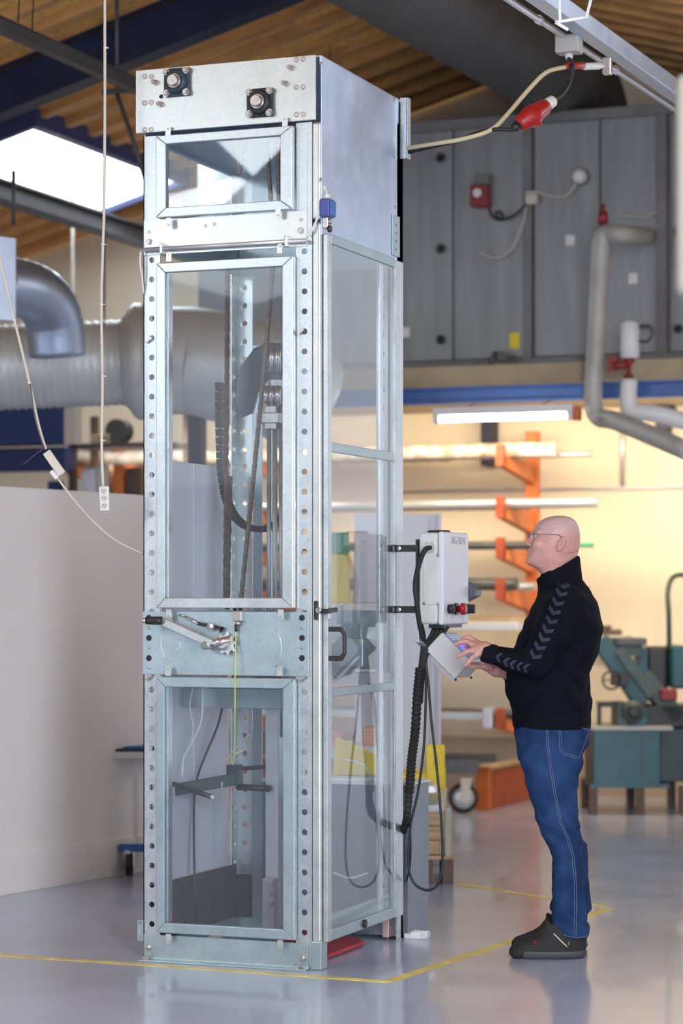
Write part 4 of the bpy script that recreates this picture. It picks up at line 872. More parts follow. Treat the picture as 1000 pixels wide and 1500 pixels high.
b = B(); g0 = onY(630, 802, YC-.025); b.tube(curve_pts([g0, onY(622, 806, YC-.06), onY(614, 825, YC-.06), onY(608, 855, YC-.05), onY(610, 880, YC-.05), onY(614, 912, YC-.03), onY(620, 935, YC+.0)], 7), .011, 12); b.build('gland_hose', 'rubber', cab_)
b = B(); b.lathe([(.05, 0), (.05, .008), (.044, .012)], ((cx0+cx1)/2+.0, YC+.1, cz1), UP, 24); b.build('vent_cap', 'black', cab_)
# lettering on the door
fc = bpy.data.curves.new('lettering', 'FONT'); fc.body = 'BIG BEN'; fc.size = .045; fc.extrude = .0006; fc.align_x = 'CENTER'
fo = bpy.data.objects.new('tmp', fc); SC.collection.objects.link(fo); bpy.context.view_layer.update()
me = bpy.data.meshes.new_from_object(fo); bpy.data.objects.remove(fo); me.materials.clear(); me.materials.append(nmat('slate_violet_ink', (.36, .34, .50), .5))
lo = bpy.data.objects.new('lettering', me); SC.collection.objects.link(lo); lo.parent = cab_
lp_ = onX(671, 797, cx1+.0012); lo.location = lp_-wloc(cab_); lo.rotation_euler = (math.pi/2, 0, math.pi/2); lo.scale = (1.15, 1, 1)
b = B(); p_ = onX(671, 793.5, cx1+.0004); b.box((cx1, p_.y-.12, p_.z-.033), (cx1+.0008, p_.y+.12, p_.z+.022)); b.build('name_label', 'white', cab_)
# emergency stop + switch
c = onX(666, 892, cx1); b = B(); b.lathe([(.026, 0), (.026, .012)], c, (1,0,0), 20); b.build('switch_base', 'black', cab_)
b = B(); b.lathe([(.014, .012), (.014, .026), (.026, .03), (.026, .044), (.018, .052)], c, (1,0,0), 24); b.build('stop_button', 'red', cab_)
c = onX(681, 892, cx1); b = B(); b.lathe([(.022, 0), (.022, .015), (.016, .018)], c, (1,0,0), 20); b.box((cx1+.015, c.y-.007, c.z-.02), (cx1+.045, c.y+.007, c.z+.02)); b.build('rotary_switch', 'black', cab_)
c = onX(657, 892, cx1); b = B(); b.lathe([(.02, 0), (.02, .02), (.014, .024)], c, (1,0,0), 20); b.build('lamp_button', 'black', cab_)
# grey wedge on the far side of the door
c = onX(686, 868, cx1); b = B(); b.prism([(0, -.04), (.05, -.015), (.055, .01), (.0, .05)], (cx1-.02, cyr+.004, c.z), (1,0,0), UP, (0,1,0), .08); b.build('plug_socket', nmat('slate_plastic', (.10, .11, .15), .4), cab_, bevel=.003)
# brackets from tower to cabinet
for py in (803, 893):
    b = B(); a = onY(588, py, YC-.02); z_ = a.z; b.box((X1+.002, YC+.02, z_-.015), (cx0-.001, YC+.028, z_+.015)); b.box((X1+.03, YC-.02, z_-.015), (X1+.035, YC+.028, z_+.015)); br = b.build('mounting_bar', 'black', cab_, bevel=.001)
    bolt((X1+.05, YC+.02, z_), (0,-1,0), .007, .005, br, 'chrome')
b = B(); b.box((cx0-.012, YC-.006, onY(612, 904, YC).z), (cx0-.002, YC+.05, onY(612, 790, YC).z)); b.build('back_bar', 'blackcast', cab_)
# cable bundle under the cabinet
b = B(); b.box((cx0+.035, YC+.03, cz0-.018), (cx1-.01, cyr-.06, cz0-.002)); b.build('gland_plate', 'black', cab_)
yb = YC+.05
cab([onY(616, 914, yb), onY(620, 932, yb), onY(619, 950, yb), onY(615, 985, yb)], .011, 'rubber', 'hose', cab_)
for dx in (0, 7, 14, 20):
    cab([onY(636+dx, 917, yb+.03), onY(632+dx*.7, 930, yb+.02), onY(622+dx*.35, 948, yb), onY(616+dx*.2, 980, yb), onY(613+dx*.15, 1030, yb)], .010, 'rubber', 'hose', cab_)
# corrugated hose
b = B(); cp = curve_pts([onY(615, 978, yb-.02), onY(611, 1020, yb-.02), onY(608, 1070, yb-.02), onY(603, 1110, yb-.04), onY(600, 1150, yb-.05), onY(596, 1195, yb-.05), onY(591, 1218, yb+.12)], 14)
b.tube(cp, [(.022 if i % 2 else .0175)*(1 if i < 60 else .8) for i in range(len(cp))], 14, smooth=False); b.build('corrugated_hose', 'rubber', label='thick black corrugated hose hanging beside the rear tower post', cat='hose')
b = B(); b.tube(curve_pts([onY(624, 962, yb), onY(623, 1040, yb), onY(620, 1100, yb), onY(612, 1160, yb), onY(601, 1210, yb), onY(598, 1265, yb), onY(606, 1293, yb), onY(625, 1304, yb), onY(642, 1294, yb), onY(648, 1260, yb), onY(646, 1200, yb), onY(640, 1130, yb), onY(632, 1060, yb), onY(627, 1000, yb), onY(622, 960, yb)], 8), .006, 8)
b.build('power_cable', nmat('dark_green_black_cable', (.01, .022, .02), .45), label='thin dark cable hanging in a long loop below the operator box', cat='cable')
b = B(); b.tube(curve_pts([onY(595, 1290, yb+.1), onY(600, 1268, yb+.05), onY(601, 1225, yb+.02), onY(598, 1190, yb)], 8), .005, 8)
b.build('power_cable', 'black', label='short black cable end right beside the rear tower post', cat='cable')
# operator box on its bent arm
OY = 9.66
op = thing('operator_box', onY(665, 960, OY), 'small tilted grey operator box with violet display under his fingers', 'control box')
P1, P2, P3, P4 = [onY(px, py, OY) for px, py in ((646.5, 926.5), (623, 952), (665, 994.5), (688.5, 969))]
dep = Vector((0, .20, 0)); b = B(); b.hexa([P3, P4, P4+dep, P3+dep, P2, P1, P1+dep, P2+dep]); b.build('housing', 'cabinet', op, bevel=.004, seg=3)
def onface(s_, t_, h=.0):   # point on keypad face: s along P1->P4, t along depth
    n = (P1-P2).normalized(); return P1.lerp(P4, s_)+dep*t_+n*h
def fq(b, s0, s1, t0, t1, h): b.hexa([onface(s0,t0,0), onface(s1,t0,0), onface(s1,t1,0), onface(s0,t1,0), onface(s0,t0,h), onface(s1,t0,h), onface(s1,t1,h), onface(s0,t1,h)]); return b
fq(B(), .05, .95, .06, .94, .003).build('keypad', 'screenb', op)
fq(B(), .35, .72, .2, .8, .005).build('display', 'screenv', op)
for i in range(3):
    for j in range(4): fq(B(), .10+i*.075, .15+i*.075, .14+j*.2, .26+j*.2, .007).build('key', 'cabfront', op)
b = B(); k0 = onY(613.5, 904, YC+.01); k1 = onY(613.5, 940, YC+.01); k2 = Vector((P2.x-.012, OY+.02, P2.z+.01)); k2b = P3+Vector((-.004, .03, -.006))
b.bar(k0, k1, .03, .006); b.bar(k1, k2, .03, .006); b.bar(k2, k2b, .03, .006, up=(0, 1, 0)); b.build('bent_arm', 'alu', op, bevel=.001)
for p in (P3+Vector((0, .02, -.004)), P3+Vector((0.02, .17, .0))):
    b = B(); b.ball(p, .006, 8); b.build('rubber_foot', 'black', op)
# ================================================================== CABLES AND POWER AT THE TOP RIGHT
def C(px, py, D): return W(px, py, D)
p0, p1 = C(700, -24, 10.6), C(1060, 202, 11.6)
def hd(p, q): q = q.copy(); q.z = p.z; return q
a = C(735, 2, 10.0); t = thing('cable_trunking', a, 'pale metal cable trunking with conduit crossing the upper right corner', 'cable trunking')
# direction B through these pixels
def lineB(px, py, D, y0, y1):  # points on the horizontal line along +y through W(px,py,D)
    c = W(px, py, D); return Vector((c.x, y0, c.z)), Vector((c.x, y1, c.z))
t0, t1 = C(750, -30, 10.2), C(1020, 150, 11.7); t1.z = t0.z
def fixed(px0, py0, D0, px1, py1):  # horizontal line through two sight lines, same height
    a = W(px0, py0, D0); D1 = (a.z-CH)*FPX/(HZ-py1); return a, W(px1, py1, D1)
a, e = fixed(800, -4, 10.2, 1000, 139); d = (e-a).normalized(); a2 = a-d*3; e2 = e+d*1.2
b = B(); b.bar(a2, e2, .05, .085); b.bar(a2-UP*.045, e2-UP*.045, .075, .006); b.build('channel', 'panel_steel', t, bevel=.003)
a, e = fixed(733, -8, 10.0, 985, 158); d = (e-a).normalized(); b = B(); b.cyl(a-d*3, e+d*1.0, .0145, n=14)
for px, py in ((782, 24), (826, 53), (892, 96)):
    q = a.lerp(e, (px-733)/(985-733)*.985); b.lathe([(.02, -.02), (.02, .02)], q, d, 14)
cd = b.build('conduit', 'alu', t)
b = B(); q = C(826, 47, 10.4)
for (pa, pb) in (((818, -10), (820, 30)), ((813, 33), (858, 26)), ((858, 27), (868, -12)), ((813, 33), (832, 44))): b.bar(C(*pa, 9.95), C(*pb, 9.95), .012, .012)
b.build('hanger_frame', 'steel', t)
jb = C(833, 64, 10.75); b = B(); b.box(tuple(jb-Vector((.055, .04, .045))), tuple(jb+Vector((.055, .04, .035)))); j = b.build('junction_box', 'insul', label='white junction box under the trunking with a black cable hanging down', cat='box', bevel=.006)
b = B(); b.lathe([(.018, -.045), (.018, -.06), (.012, -.075)], jb, UP, 14); b.build('cable_gland', 'whitecable', j)
# plug pair
pr0, pr1 = C(752, 188, 10.2), C(812, 146, 10.3); dd = (pr1-pr0)
t = thing('power_plug', pr0, 'big red industrial plug and coupler hanging between tower and trunking', 'plug')
ax = dd.normalized(); L = dd.length
b = B(); b.lathe([(.022, L*.10), (.034, L*.15), (.04, L*.32), (.046, L*.36), (.046, L*.52), (.04, L*.56), (.036, L*.74), (.03, L*.80)], pr0, ax, 20); b.build('housing', 'red', t)
b = B(); b.lathe([(.024, L*.78), (.027, L*.86), (.025, L*.96), (.015, L*1.0)], pr0, ax, 18); b.build('coupler_end', 'whitecable', t)
b = B(); b.lathe([(.010, -.01), (.02, L*.02), (.023, L*.12)], pr0, ax, 16); b.build('gland_nut', 'black', t)
b = B(); q = pr0+ax*L*.42; b.bar(q-UP*.035, q-UP*.058+ax*.05, .05, .02); b.build('lid', 'red', t, bevel=.004)
b = B(); b.tube(curve_pts([jb-UP*.07, C(838, 95, 10.4), C(834, 118, 10.4), C(824, 136, 10.35), C(811, 147, 10.3)], 7), .011, 10); b.build('cable', 'rubber', label='black cable from the junction box down to the red plug', cat='cable')
zz = Vector((X1+.01, Y1-.02, S(590, 226).z))
b = B(); b.tube(curve_pts([zz, C(640, 213, 10.3), C(670, 206, 10.3), C(690, 198, 10.25), C(720, 190, 10.2), C(750, 190, 10.2), pr0], 7), .009, 10); b.build('cable', 'rubber', label='black cable from the red plug to the upper rear edge of the tower', cat='cable')
b = B(); b.tube(curve_pts([zz+UP*.02, C(640, 210, 10.25), C(680, 203, 10.2), C(719, 190, 10.2), C(745, 165, 10.25), C(775, 130, 10.3), C(800, 106, 10.35), C(828, 98, 10.4)], 7), .0095, 10); b.build('cable', 'cableyel', label='yellowish cable arching from the tower edge up to the small red connector', cat='cable')
t = thing('small_connector', C(855, 96, 10.4), 'small red and grey connector clamped under the conduit', 'connector')
k0, k1 = C(828, 97, 10.4), C(884, 95, 10.6); ax = (k1-k0).normalized(); L = (k1-k0).length
b = B(); b.lathe([(.008, 0), (.014, .01), (.015, L*.45), (.010, L*.5)], k0, ax, 14); b.build('plug_body', 'red', t)
b = B(); b.lathe([(.012, L*.45), (.016, L*.5), (.016, L*.85), (.008, L)], k0+UP*-.004, ax, 14); b.build('coupler_body', 'whitecable', t)
b = B(); b.box(tuple(C(889, 96, 10.7)-Vector((.02, .02, .04))), tuple(C(889, 96, 10.7)+Vector((.02, .02, .035)))); b.build('clamp', 'chrome', t, bevel=.005)
# faint cable on side sheet
# ---- out-of-focus hanging column at the right edge
t = thing('socket_column', C(1008, 270, 6.0), 'blurred beige hanging column at the right edge of the picture', 'column')
q = C(1010, 432, 6.0); q1 = C(1010, 112, 6.0); b = B(); b.lathe([(.03, 0), (.036, .02), (.036, (q1-q).length-.02), (.03, (q1-q).length)], q, UP, 20); b.build('column', 'beigedim', t)
b = B(); b.tube([q1+RV*.02, Vector((q1.x, q1.y, roofz(q1.x)+.1))+RV*.02], .006, 8); b.build('suspension_rod', 'alu', t)
# ---- hanging cables at the left
D_ = 9.7
t = thing('hanging_socket_strip', C(152, 730, D_), 'white three-way socket strip hanging on a straight cable left of the tower', 'socket strip')
c = C(152, 730, D_); b = B(); q = [C(144.5, 712.5, D_), C(159, 712, D_), C(160, 748, D_), C(146.5, 748.5, D_)]
b.hexa([q[3]+FV*.0, q[2]+FV*.0, q[2]+FV*.03, q[3]+FV*.03, q[0], q[1], q[1]+FV*.03, q[0]+FV*.03]); st = b.build('strip', 'white', t, bevel=.005, seg=3)
for py in (719, 730, 741):
    cc = C(152.3+(py-730)*.04, py, D_); b = B(); b.lathe([(.0135, 0), (.0135, .003), (.011, .003), (.011, .0008)], cc, -FV, 18); so = b.build('socket', 'cable', st)
    for dx, dz in ((-.005, .003), (.005, .003), (0, -.005)): e = B(); e.lathe([(.002, 0), (.002, .0035)], cc+RV*dx+UP*dz, -FV, 8); 
    e = B()
    for dx, dz in ((-.005, .003), (.005, .003), (0, -.005)): e.lathe([(.0022, 0), (.0022, .0032)], cc+RV*dx+UP*dz, -FV, 8)
    e.build('pin_holes', 'black', st)
top = C(153.5, -60, D_); top2 = Vector((top.x, top.y, roofz(top.x)-.05))
b = B(); b.tube(curve_pts([top2, C(153.5, 0, D_), C(153.5, 150, D_), C(152.6, 300, D_), C(150, 380, D_), C(148.5, 450, D_), C(150, 560, D_), C(149, 640, D_), C(149.5, 680, D_), C(151, 712, D_)], 6), .0058, 10)
b.build('cable', 'cable', t)
for px, py in ((154, 70), (150, 358), (148.5, 446), (150.5, 551), (149, 645)):
    b = B(); b.lathe([(.0072, -.003), (.0072, .003)], C(px, py, D_), UP, 10); b.box(tuple(C(px+2, py, D_)-Vector((.0,.002,.002))), tuple(C(px+5, py, D_)+Vector((0,.002,.002)))); b.build('cable_tie', 'white', t)
t = thing('inline_box', C(79, 680, D_), 'slim tilted grey power box hanging on a slack cable, far left', 'power box')
ax = (C(91, 694, D_)-C(68, 662, D_)).normalized(); sd = ax.cross(FV).normalized(); b = B()
b.bar(C(68, 662, D_), C(91, 695, D_), .022, .034, up=sd); b.build('housing', 'cable', t, bevel=.003)
b = B(); b.bar(C(75, 690, D_), C(84, 701, D_), .02, .018, up=sd); b.build('plug', 'whitecable', t, bevel=.003)
tp = C(-30, 250, D_); b = B(); b.tube(curve_pts([Vector((tp.x, tp.y, roofz(tp.x)-.05)), tp, C(0, 380, D_), C(21, 468, D_), C(43, 560, D_), C(56, 620, D_), C(67, 658, D_)], 7), .0055, 10); b.build('cable', 'cable', t)
b = B(); b.tube(curve_pts([C(44, 562, D_-.01), C(52, 615, D_-.01), C(65, 658, D_-.01)], 5), .003, 8); b.tube(curve_pts([C(64, 657, D_), C(50, 667, D_), C(33, 681, D_)], 5), .0022, 6); b.build('tie_tail', 'tubedark', t)
for px, py in ((21, 469), (43, 561)): b = B(); b.lathe([(.0075, -.004), (.0075, .004)], C(px, py, D_), UP, 10); b.build('cable_tie', 'white', t)
b = B(); b.tube(curve_pts([C(84, 700, D_), C(105, 728, D_), C(135, 762, D_+.05), C(170, 792, D_+.1), Vector((X0-.004, Y0+.03, F(210, 813).z))], 8), .0042, 8); b.build('cable', 'cable', label='thin slack cord drooping from the grey power box to the tower', cat='cable')
# ================================================================== THINGS ON THE FLOOR BEHIND
# grey low cabinet behind the tower
gx1 = onZ(628, 1362).x; gy1 = onZ(628, 1362).y; gz = W(610, 1148, 10.6).z
t = thing('low_cabinet', (gx1-.35, gy1-.12, 0), 'low blue-grey metal cabinet standing directly behind the tower', 'cabinet')
b = B(); b.box((gx1-.72, Y1+.03, .0), (gx1, gy1, gz)); b.build('body', 'greybox', t, bevel=.003)
b = B(); b.box((gx1-.73, Y1+.02, gz), (gx1+.004, gy1+.004, gz+.012)); b.build('top', 'cabinet', t, bevel=.002)
b = B(); b.box((gx1-.6, Y1+.018, gz-.2), (gx1-.5, Y1+.03, gz-.16)); b.build('handle', 'chrome', t, bevel=.003)
b = B(); c = Vector((gx1-.35, gy1-.15, gz+.012)); b.hexa([c+Vector(v) for v in ((-.2,-.08,0),(.1,-.08,0),(.12,.08,0),(-.18,.08,0),(-.2,-.08,.006),(.1,-.08,.012),(.12,.08,.006),(-.18,.08,.01))]); b.build('paper_sheets', 'paper', label='white papers lying on the low grey cabinet', cat='paper')
b = B(); c = Vector((gx1-.62, gy1-.12, gz+.012)); b.lathe([(.05, 0), (.05, .02), (.045, .06), (.05, .10), (.05, .2)], c, UP, 18); b.build('white_canister', 'binwhite', label='pale canister on the left end of the low grey cabinet', cat='container')
# yellow mop bucket right behind
t = thing('yellow_bucket', W(610, 1250, 12.9), 'bright yellow plastic mop wringer behind the black hoses', 'bucket')
c = W(612, 1130, 12.9); c.z = 0
def hx(b, l, r, z0, z1, d0, d1, tw=0):
    p = lambda px, dd, z: W(px, 1000, 12.9)*0 + Vector((W(px, 1000, 12.9).x, W(px, 1000, 12.9).y, 0))+FV*dd+UP*z
    return b.hexa([p(l+tw, d0, z0), p(r-tw, d0, z0), p(r-tw, d1, z0), p(l+tw, d1, z0), p(l, d0, z1), p(r, d0, z1), p(r, d1, z1), p(l, d1, z1)])
zt = CH-(1090-872)/FPX*12.9
b = hx(B(), 560, 638, .12, .50, 0, .28, 6); b.build('bucket', 'yellow', t, bevel=.01)
b = hx(B(), 624, 636, .3, zt, -.03, .0); b = hx(b, 640, 651, .3, zt, -.03, .0); b = hx(b, 624, 651, zt-.05, zt, -.031, .001); b = hx(b, 624, 652, .12, zt-.12, -.031, .001); b.build('press_handle', 'yellow', t, bevel=.004)
b = hx(B(), 556, 640, .50, .54, -.02, .3); b.build('rim', 'yellow', t, bevel=.008)
for px in (570, 628):
    for dd in (.04, .24):
        cc = W(px, 1000, 12.9); b = B(); b.lathe([(.05, -.015), (.05, .015)], Vector((cc.x, cc.y, .05))+FV*dd, RV, 16); b.box(tuple(Vector((cc.x-.02, cc.y-.01, .05))+FV*dd), tuple(Vector((cc.x+.02, cc.y+.01, .14))+FV*dd)); b.build('castor', 'black', t)
# crate on a pallet
t = thing('wooden_crate', onZ(645, 1290), 'small wooden crate on a pallet, right of the low grey cabinet', 'crate')
o = onZ(630, 1296); rx = Vector((CT, ST, 0))
def cr(b, l, r, z0, z1, d0, d1, mat=None):
    p = lambda px, d, z: Vector((W(px, 1000, 12.4).x, W(px, 1000, 12.4).y, z))+FV*d
    return b.hexa([p(l,d0,z0), p(r,d0,z0), p(r,d1,z0), p(l,d1,z0), p(l,d0,z1), p(r,d0,z1), p(r,d1,z1), p(l,d1,z1)])
for px in (590, 625, 657): cr(B(), px-9, px+9-(2 if px > 650 else 0), 0, .13, 0, .42).build('pallet_block', 'brownleg', t)
cr(B(), 580, 664, .13, .15, -.01, .44).build('pallet_board', 'cratewood', t)
for i in range(3):
    cr(B(), 582, 659, .155+i*.075, .225+i*.075, 0, .02).build('side_board', 'cratewood', t, bevel=.002)
    cr(B(), 659, 662, .155+i*.075, .225+i*.075, 0, .42).build('side_board', 'cratewood', t, bevel=.002)
cr(B(), 652, 660, .15, .40, -.012, 0.0).build('corner_angle', 'insul', t)
cr(B(), 582, 661, .155, .17, 0.02, .40).build('base_board', 'cratewood', t)
b = B(); p = lambda px, d, z: Vector((W(px, 1000, 12.4).x, W(px, 1000, 12.4).y, z))+FV*d
b.hexa([p(600,.05,.36), p(650,.03,.37), p(656,.4,.39), p(600,.4,.38), p(600,.05,.40), p(648,.03,.41), p(660,.4,.47), p(600,.4,.46)]); b.hexa([p(600,.1,.46), p(640,.1,.47), p(645,.3,.48), p(600,.3,.48), p(600,.1,.49), p(636,.1,.50), p(640,.3,.51), p(600,.3,.52)]); b.box(tuple(p(610,.1,.17)), tuple(p(640,.3,.37))); b.build('scrap_metal', 'alu', label='pale scrap metal pieces piled in the small wooden crate', cat='metal scrap')
# bench with bins seen through the side door
t = thing('work_bench', W(500, 1100, 12.2), 'white topped bench behind the tower, seen through the side door', 'bench')
def wb_(b, l, r, z0, z1, d0, d1, D=12.0):
    p = lambda px, d, z: Vector((W(px, 1000, D).x, W(px, 1000, D).y, z))+FV*d
    return b.hexa([p(l,d0,z0), p(r,d0,z0), p(r,d1,z0), p(l,d1,z0), p(l,d0,z1), p(r,d0,z1), p(r,d1,z1), p(l,d1,z1)])
zb3 = CH-(884-872)/FPX*12
wb_(B(), 440, 575, zb3-.05, zb3, 0, .5).build('shelf_board', 'white', t); wb_(B(), 440, 575, .68, .74, 0, .5).build('worktop', 'white', t, bevel=.003)
for l in (440, 568): wb_(B(), l, l+7, 0, zb3-.05, 0, .03).build('leg', 'alu', t); wb_(B(), l, l+7, 0, zb3-.05, .46, .5).build('leg', 'alu', t)
wb_(B(), 519, 556, zb3, zb3+.36, .03, .3).build('waste_bin', 'binwhite', label='pale translucent bin on the bench, seen through the side door', cat='bin', bevel=.01)
wb_(B(), 480, 512, zb3, zb3+.25, .05, .3).build('yellow_bin', 'yellow', label='yellow storage bin left of the pale bin, seen through the side door', cat='bin', bevel=.01)
wb_(B(), 481, 511, zb3+.25, zb3+.36, .08, .28).build('green_tray', 'green', label='green tray stacked on the yellow bin behind the side door', cat='tray', bevel=.006)
wb_(B(), 484, 500, .74, .80, .1, .3).build('pink_box', nmat('pink_card', (.75, .22, .30), .6), label='small pink box on the bench behind the side door', cat='box', bevel=.004)
wb_(B(), 532, 552, .74, .83, .1, .3).build('orange_tray', nmat('pale_orange_card', (.78, .45, .32), .6), label='pale orange box on the bench behind the side door', cat='box', bevel=.004)
b = B(); p = lambda px, py, D=11.7: W(px, py, D)
t = thing('yellow_sign', p(520, 1150), 'yellow plastic wet floor board lying slanted behind the low grey cabinet', 'sign')
b.hexa([p(487, 1135), p(560, 1135), p(560, 1135)+FV*.1, p(487, 1135)+FV*.1, p(492, 1080), p(555, 1108), p(555, 1108)+FV*.06, p(492, 1080)+FV*.06]); b.build('board', 'yellow', t, bevel=.003)
b = B(); q = p(480, 1150); b.hexa([Vector((q.x, q.y, 0)), Vector((q.x, q.y, 0))+RV*.3, Vector((q.x, q.y, 0))+RV*.3+FV*.3, Vector((q.x, q.y, 0))+FV*.3, q+UP*.05, q+RV*.3+UP*.05, q+RV*.3+FV*.3+UP*.05, q+FV*.3+UP*.05]); b.build('green_crate', 'green', label='green plastic crate under the slanted yellow board', cat='crate')
# trolley left, behind tower
t = thing('service_trolley', onZ(230, 1275), 'low grey trolley with blue trim on black castors between partition and tower', 'trolley')
D2 = 12.75
def tr_(b, l, r, z0, z1, d0, d1):
    p = lambda px, d, z: Vector((W(px, 1000, D2).x, W(px, 1000, D2).y, z))+FV*d
    return b.hexa([p(l,d0,z0), p(r,d0,z0), p(r,d1,z0), p(l,d1,z0), p(l,d0,z1), p(r,d0,z1), p(r,d1,z1), p(l,d1,z1)])
zT = CH-(1103-872)/FPX*D2
tr_(B(), 166, 240, zT-.03, zT+.005, 0, .3).build('shelf', 'cabinet', t, bevel=.003)
tr_(B(), 168, 240, zT+.005, zT+.02, .02, .3).build('mat', 'black', t); tr_(B(), 180, 240, zT+.02, zT+.03, .05, .3).build('liner', 'bluetrim', t)
tr_(B(), 174, 240, .13, .17, 0, .05).build('base_frame', 'bluetrim', t, bevel=.003); tr_(B(), 174, 240, .13, .17, .28, .32).build('base_frame', 'bluetrim', t, bevel=.003)
tr_(B(), 228, 234, .15, zT-.02, .12, .16).build('upright', 'cabinet', t); pass
for px in (189, 232):
    for d in (.02, .3):
        cc = Vector((W(px, 1000, D2).x, W(px, 1000, D2).y, .055))+FV*d; b = B(); b.lathe([(.035, -.02), (.062, -.018), (.062, .018), (.035, .02)], cc+UP*.009, RV, 18); w_ = b.build('castor', 'rubber', t)
        b = B(); b.bar(cc+UP*.0-RV*.0, cc+UP*.085, .055, .03); b.build('fork', 'chrome', w_)
# black cart with castor, back right
t = thing('flat_cart', W(690, 1160, 16.5), 'black flat cart on a large grey wheel near the orange rack base', 'cart')
Dc = 16.4
def ct(b, l, r, z0, z1, d0, d1):
    p = lambda px, d, z: Vector((W(px, 1000, Dc).x, W(px, 1000, Dc).y, z))+FV*d
    return b.hexa([p(l,d0,z0), p(r,d0,z0), p(r,d1,z0), p(l,d1,z0), p(l,d0,z1), p(r,d0,z1), p(r,d1,z1), p(l,d1,z1)])
zc_ = lambda py: CH-(py-872)/FPX*Dc
ct(B(), 600, 700, zc_(1133), zc_(1113), 0, .25).build('deck', 'tubedark', t, bevel=.004); ct(B(), 600, 728, zc_(1117), zc_(1107), .05, .28).build('deck_mat', 'black', t, bevel=.004)
for px in (679, 612):
    cc = Vector((W(px, 1000, Dc).x, W(px, 1000, Dc).y, .105))+FV*.05; b = B(); b.lathe([(.07, -.018), (.10, -.022), (.105, 0), (.10, .022), (.07, .018)], cc, FV, 24); w_ = b.build('wheel', 'rubber', t)
    b = B(); b.lathe([(.075, -.02), (.075, -.024), (.02, -.028)], cc, FV, 20); b.build('rim', 'alu', w_)
    b = B(); b.hexa([cc+RV*-.02-FV*.04-UP*.02, cc+RV*.02-FV*.04-UP*.02, cc+RV*.02-FV*.03-UP*.02, cc-RV*.02-FV*.03-UP*.02, cc+RV*-.02-FV*.05+UP*.14, cc+RV*.06-FV*.05+UP*.14, cc+RV*.06-FV*.03+UP*.14, cc-RV*.02-FV*.03+UP*.14]); b.build('fork', 'cable', w_)
# teal bandsaw
t = thing('band_saw', W(920, 1185, 16.3), 'teal green metal band saw on a cabinet stand at the right edge', 'machine')
Db = 16.3
def bs(b, l, r, pt_, pb, d0, d1, tw=0):
    z1, z0 = CH-(pt_-872)/FPX*Db, CH-(pb-872)/FPX*Db
    p = lambda px, d, z: Vector((W(px, 1000, Db).x, W(px, 1000, Db).y, max(z, 0)))+FV*d
    return b.hexa([p(l,d0,z0), p(r,d0,z0), p(r,d1,z0), p(l,d1,z0), p(l,d0,z1), p(r,d0,z1), p(r,d1,z1), p(l,d1,z1)])
bs(B(), 869, 967, 1070, 1150, 0, .6).build('stand_cabinet', 'teal', t, bevel=.006); bs(B(), 968, 1060, 1068, 1146, .05, .65).build('stand_cabinet', nmat('dark_teal', (.010, .03, .04), .4), t, bevel=.006)
bs(B(), 866, 985, 1064, 1070, -.02, .62).build('tray', 'insul', t, bevel=.004); bs(B(), 864, 980, 1148, 1154, -.01, .61).build('base_plate', 'teal', t)
bs(B(), 940, 944, 1070, 1148, -.006, 0).build('door_seam', 'tealgrey', t)
for px in (869, 938, 1000):
    for d in (0, .55): bs(B(), px-6, px+6, 1152, 1300, d, d+.05).build('leg', 'brownleg', t)
bs(B(), 932, 936, 1150, 1300, .5, .55)
# saw body: tilted bow, wheels, vice
def obl(b, a, c, w, d0, d1):       # slanted slab between two pixels, w px wide
    A_, C__ = W(*a, Db), W(*c, Db); ax = (C__-A_).normalized(); n = ax.cross(FV).normalized()*w/FPX*Db/2
    return b.hexa([A_-n+FV*d0, A_+n+FV*d0, A_+n+FV*d1, A_-n+FV*d1, C__-n+FV*d0, C__+n+FV*d0, C__+n+FV*d1, C__-n+FV*d1])
obl(B(), (882, 938), (946, 1032), 26, .1, .3).build('saw_bow', 'teal', t, bevel=.01)
obl(B(), (908, 952), (958, 1020), 17, .06, .1).build('blade_guard', 'tealgrey', t, bevel=.006)
obl(B(), (944, 990), (1000, 1056), 26, .1, .35).build('bow_arm', 'tealgrey', t, bevel=.01)
bs(B(), 904, 922, 1030, 1066, .05, .4).build('vice_body', 'tealgrey', t, bevel=.01); bs(B(), 922, 950, 1036, 1066, .05, .4).build('vice_body', 'teal', t, bevel=.01)
b = B(); b.lathe([(.075, 0), (.08, .02), (.06, .05), (.03, .06)], W(928, 1042, Db)+FV*.03, -FV, 22); mc = b.build('motor_cover', 'tealgrey', t); b = B(); b.lathe([(.05, .045), (.05, .065), (.03, .07)], W(928, 1042, Db)+FV*.03, -FV, 18); b.build('motor_grille', 'black', mc)
b = B(); cc = W(895, 996, Db)-FV*.02; pts = [cc+RV*.062*math.cos(k*math.pi/9)+UP*.062*math.sin(k*math.pi/9) for k in range(19)]; b.tube(pts, .008, 8); b.bar(cc-RV*.06, cc+RV*.06, .012, .01); b.build('hand_wheel', 'black', t)
bs(B(), 898, 920, 985, 1005, .02, .2).build('gear_box', 'black', t, bevel=.006)
bs(B(), 938, 953, 950, 992, .15, .4).build('column', 'teal', t, bevel=.006); bs(B(), 953, 984, 948, 1030, .2, .45).build('motor', 'black', t, bevel=.02); bs(B(), 986, 1010, 946, 1010, .1, .5).build('wheel_housing', 'teal', t, bevel=.02)
bs(B(), 905, 950, 935, 946, .1, .35).build('top_bracket', 'tubedark', t, bevel=.006); bs(B(), 900, 945, 946, 962, .12, .3).build('guide_block', 'tealgrey', t, bevel=.006)
bs(B(), 968, 992, 1010, 1026, 0, .12).build('red_clamp', 'dullred', t, bevel=.01); bs(B(), 880, 910, 1030, 1037, .1, .3).build('stop_arm', 'black', t, bevel=.004); bs(B(), 877, 883, 1032, 1066, .1, .14).build('stop_post', 'black', t)
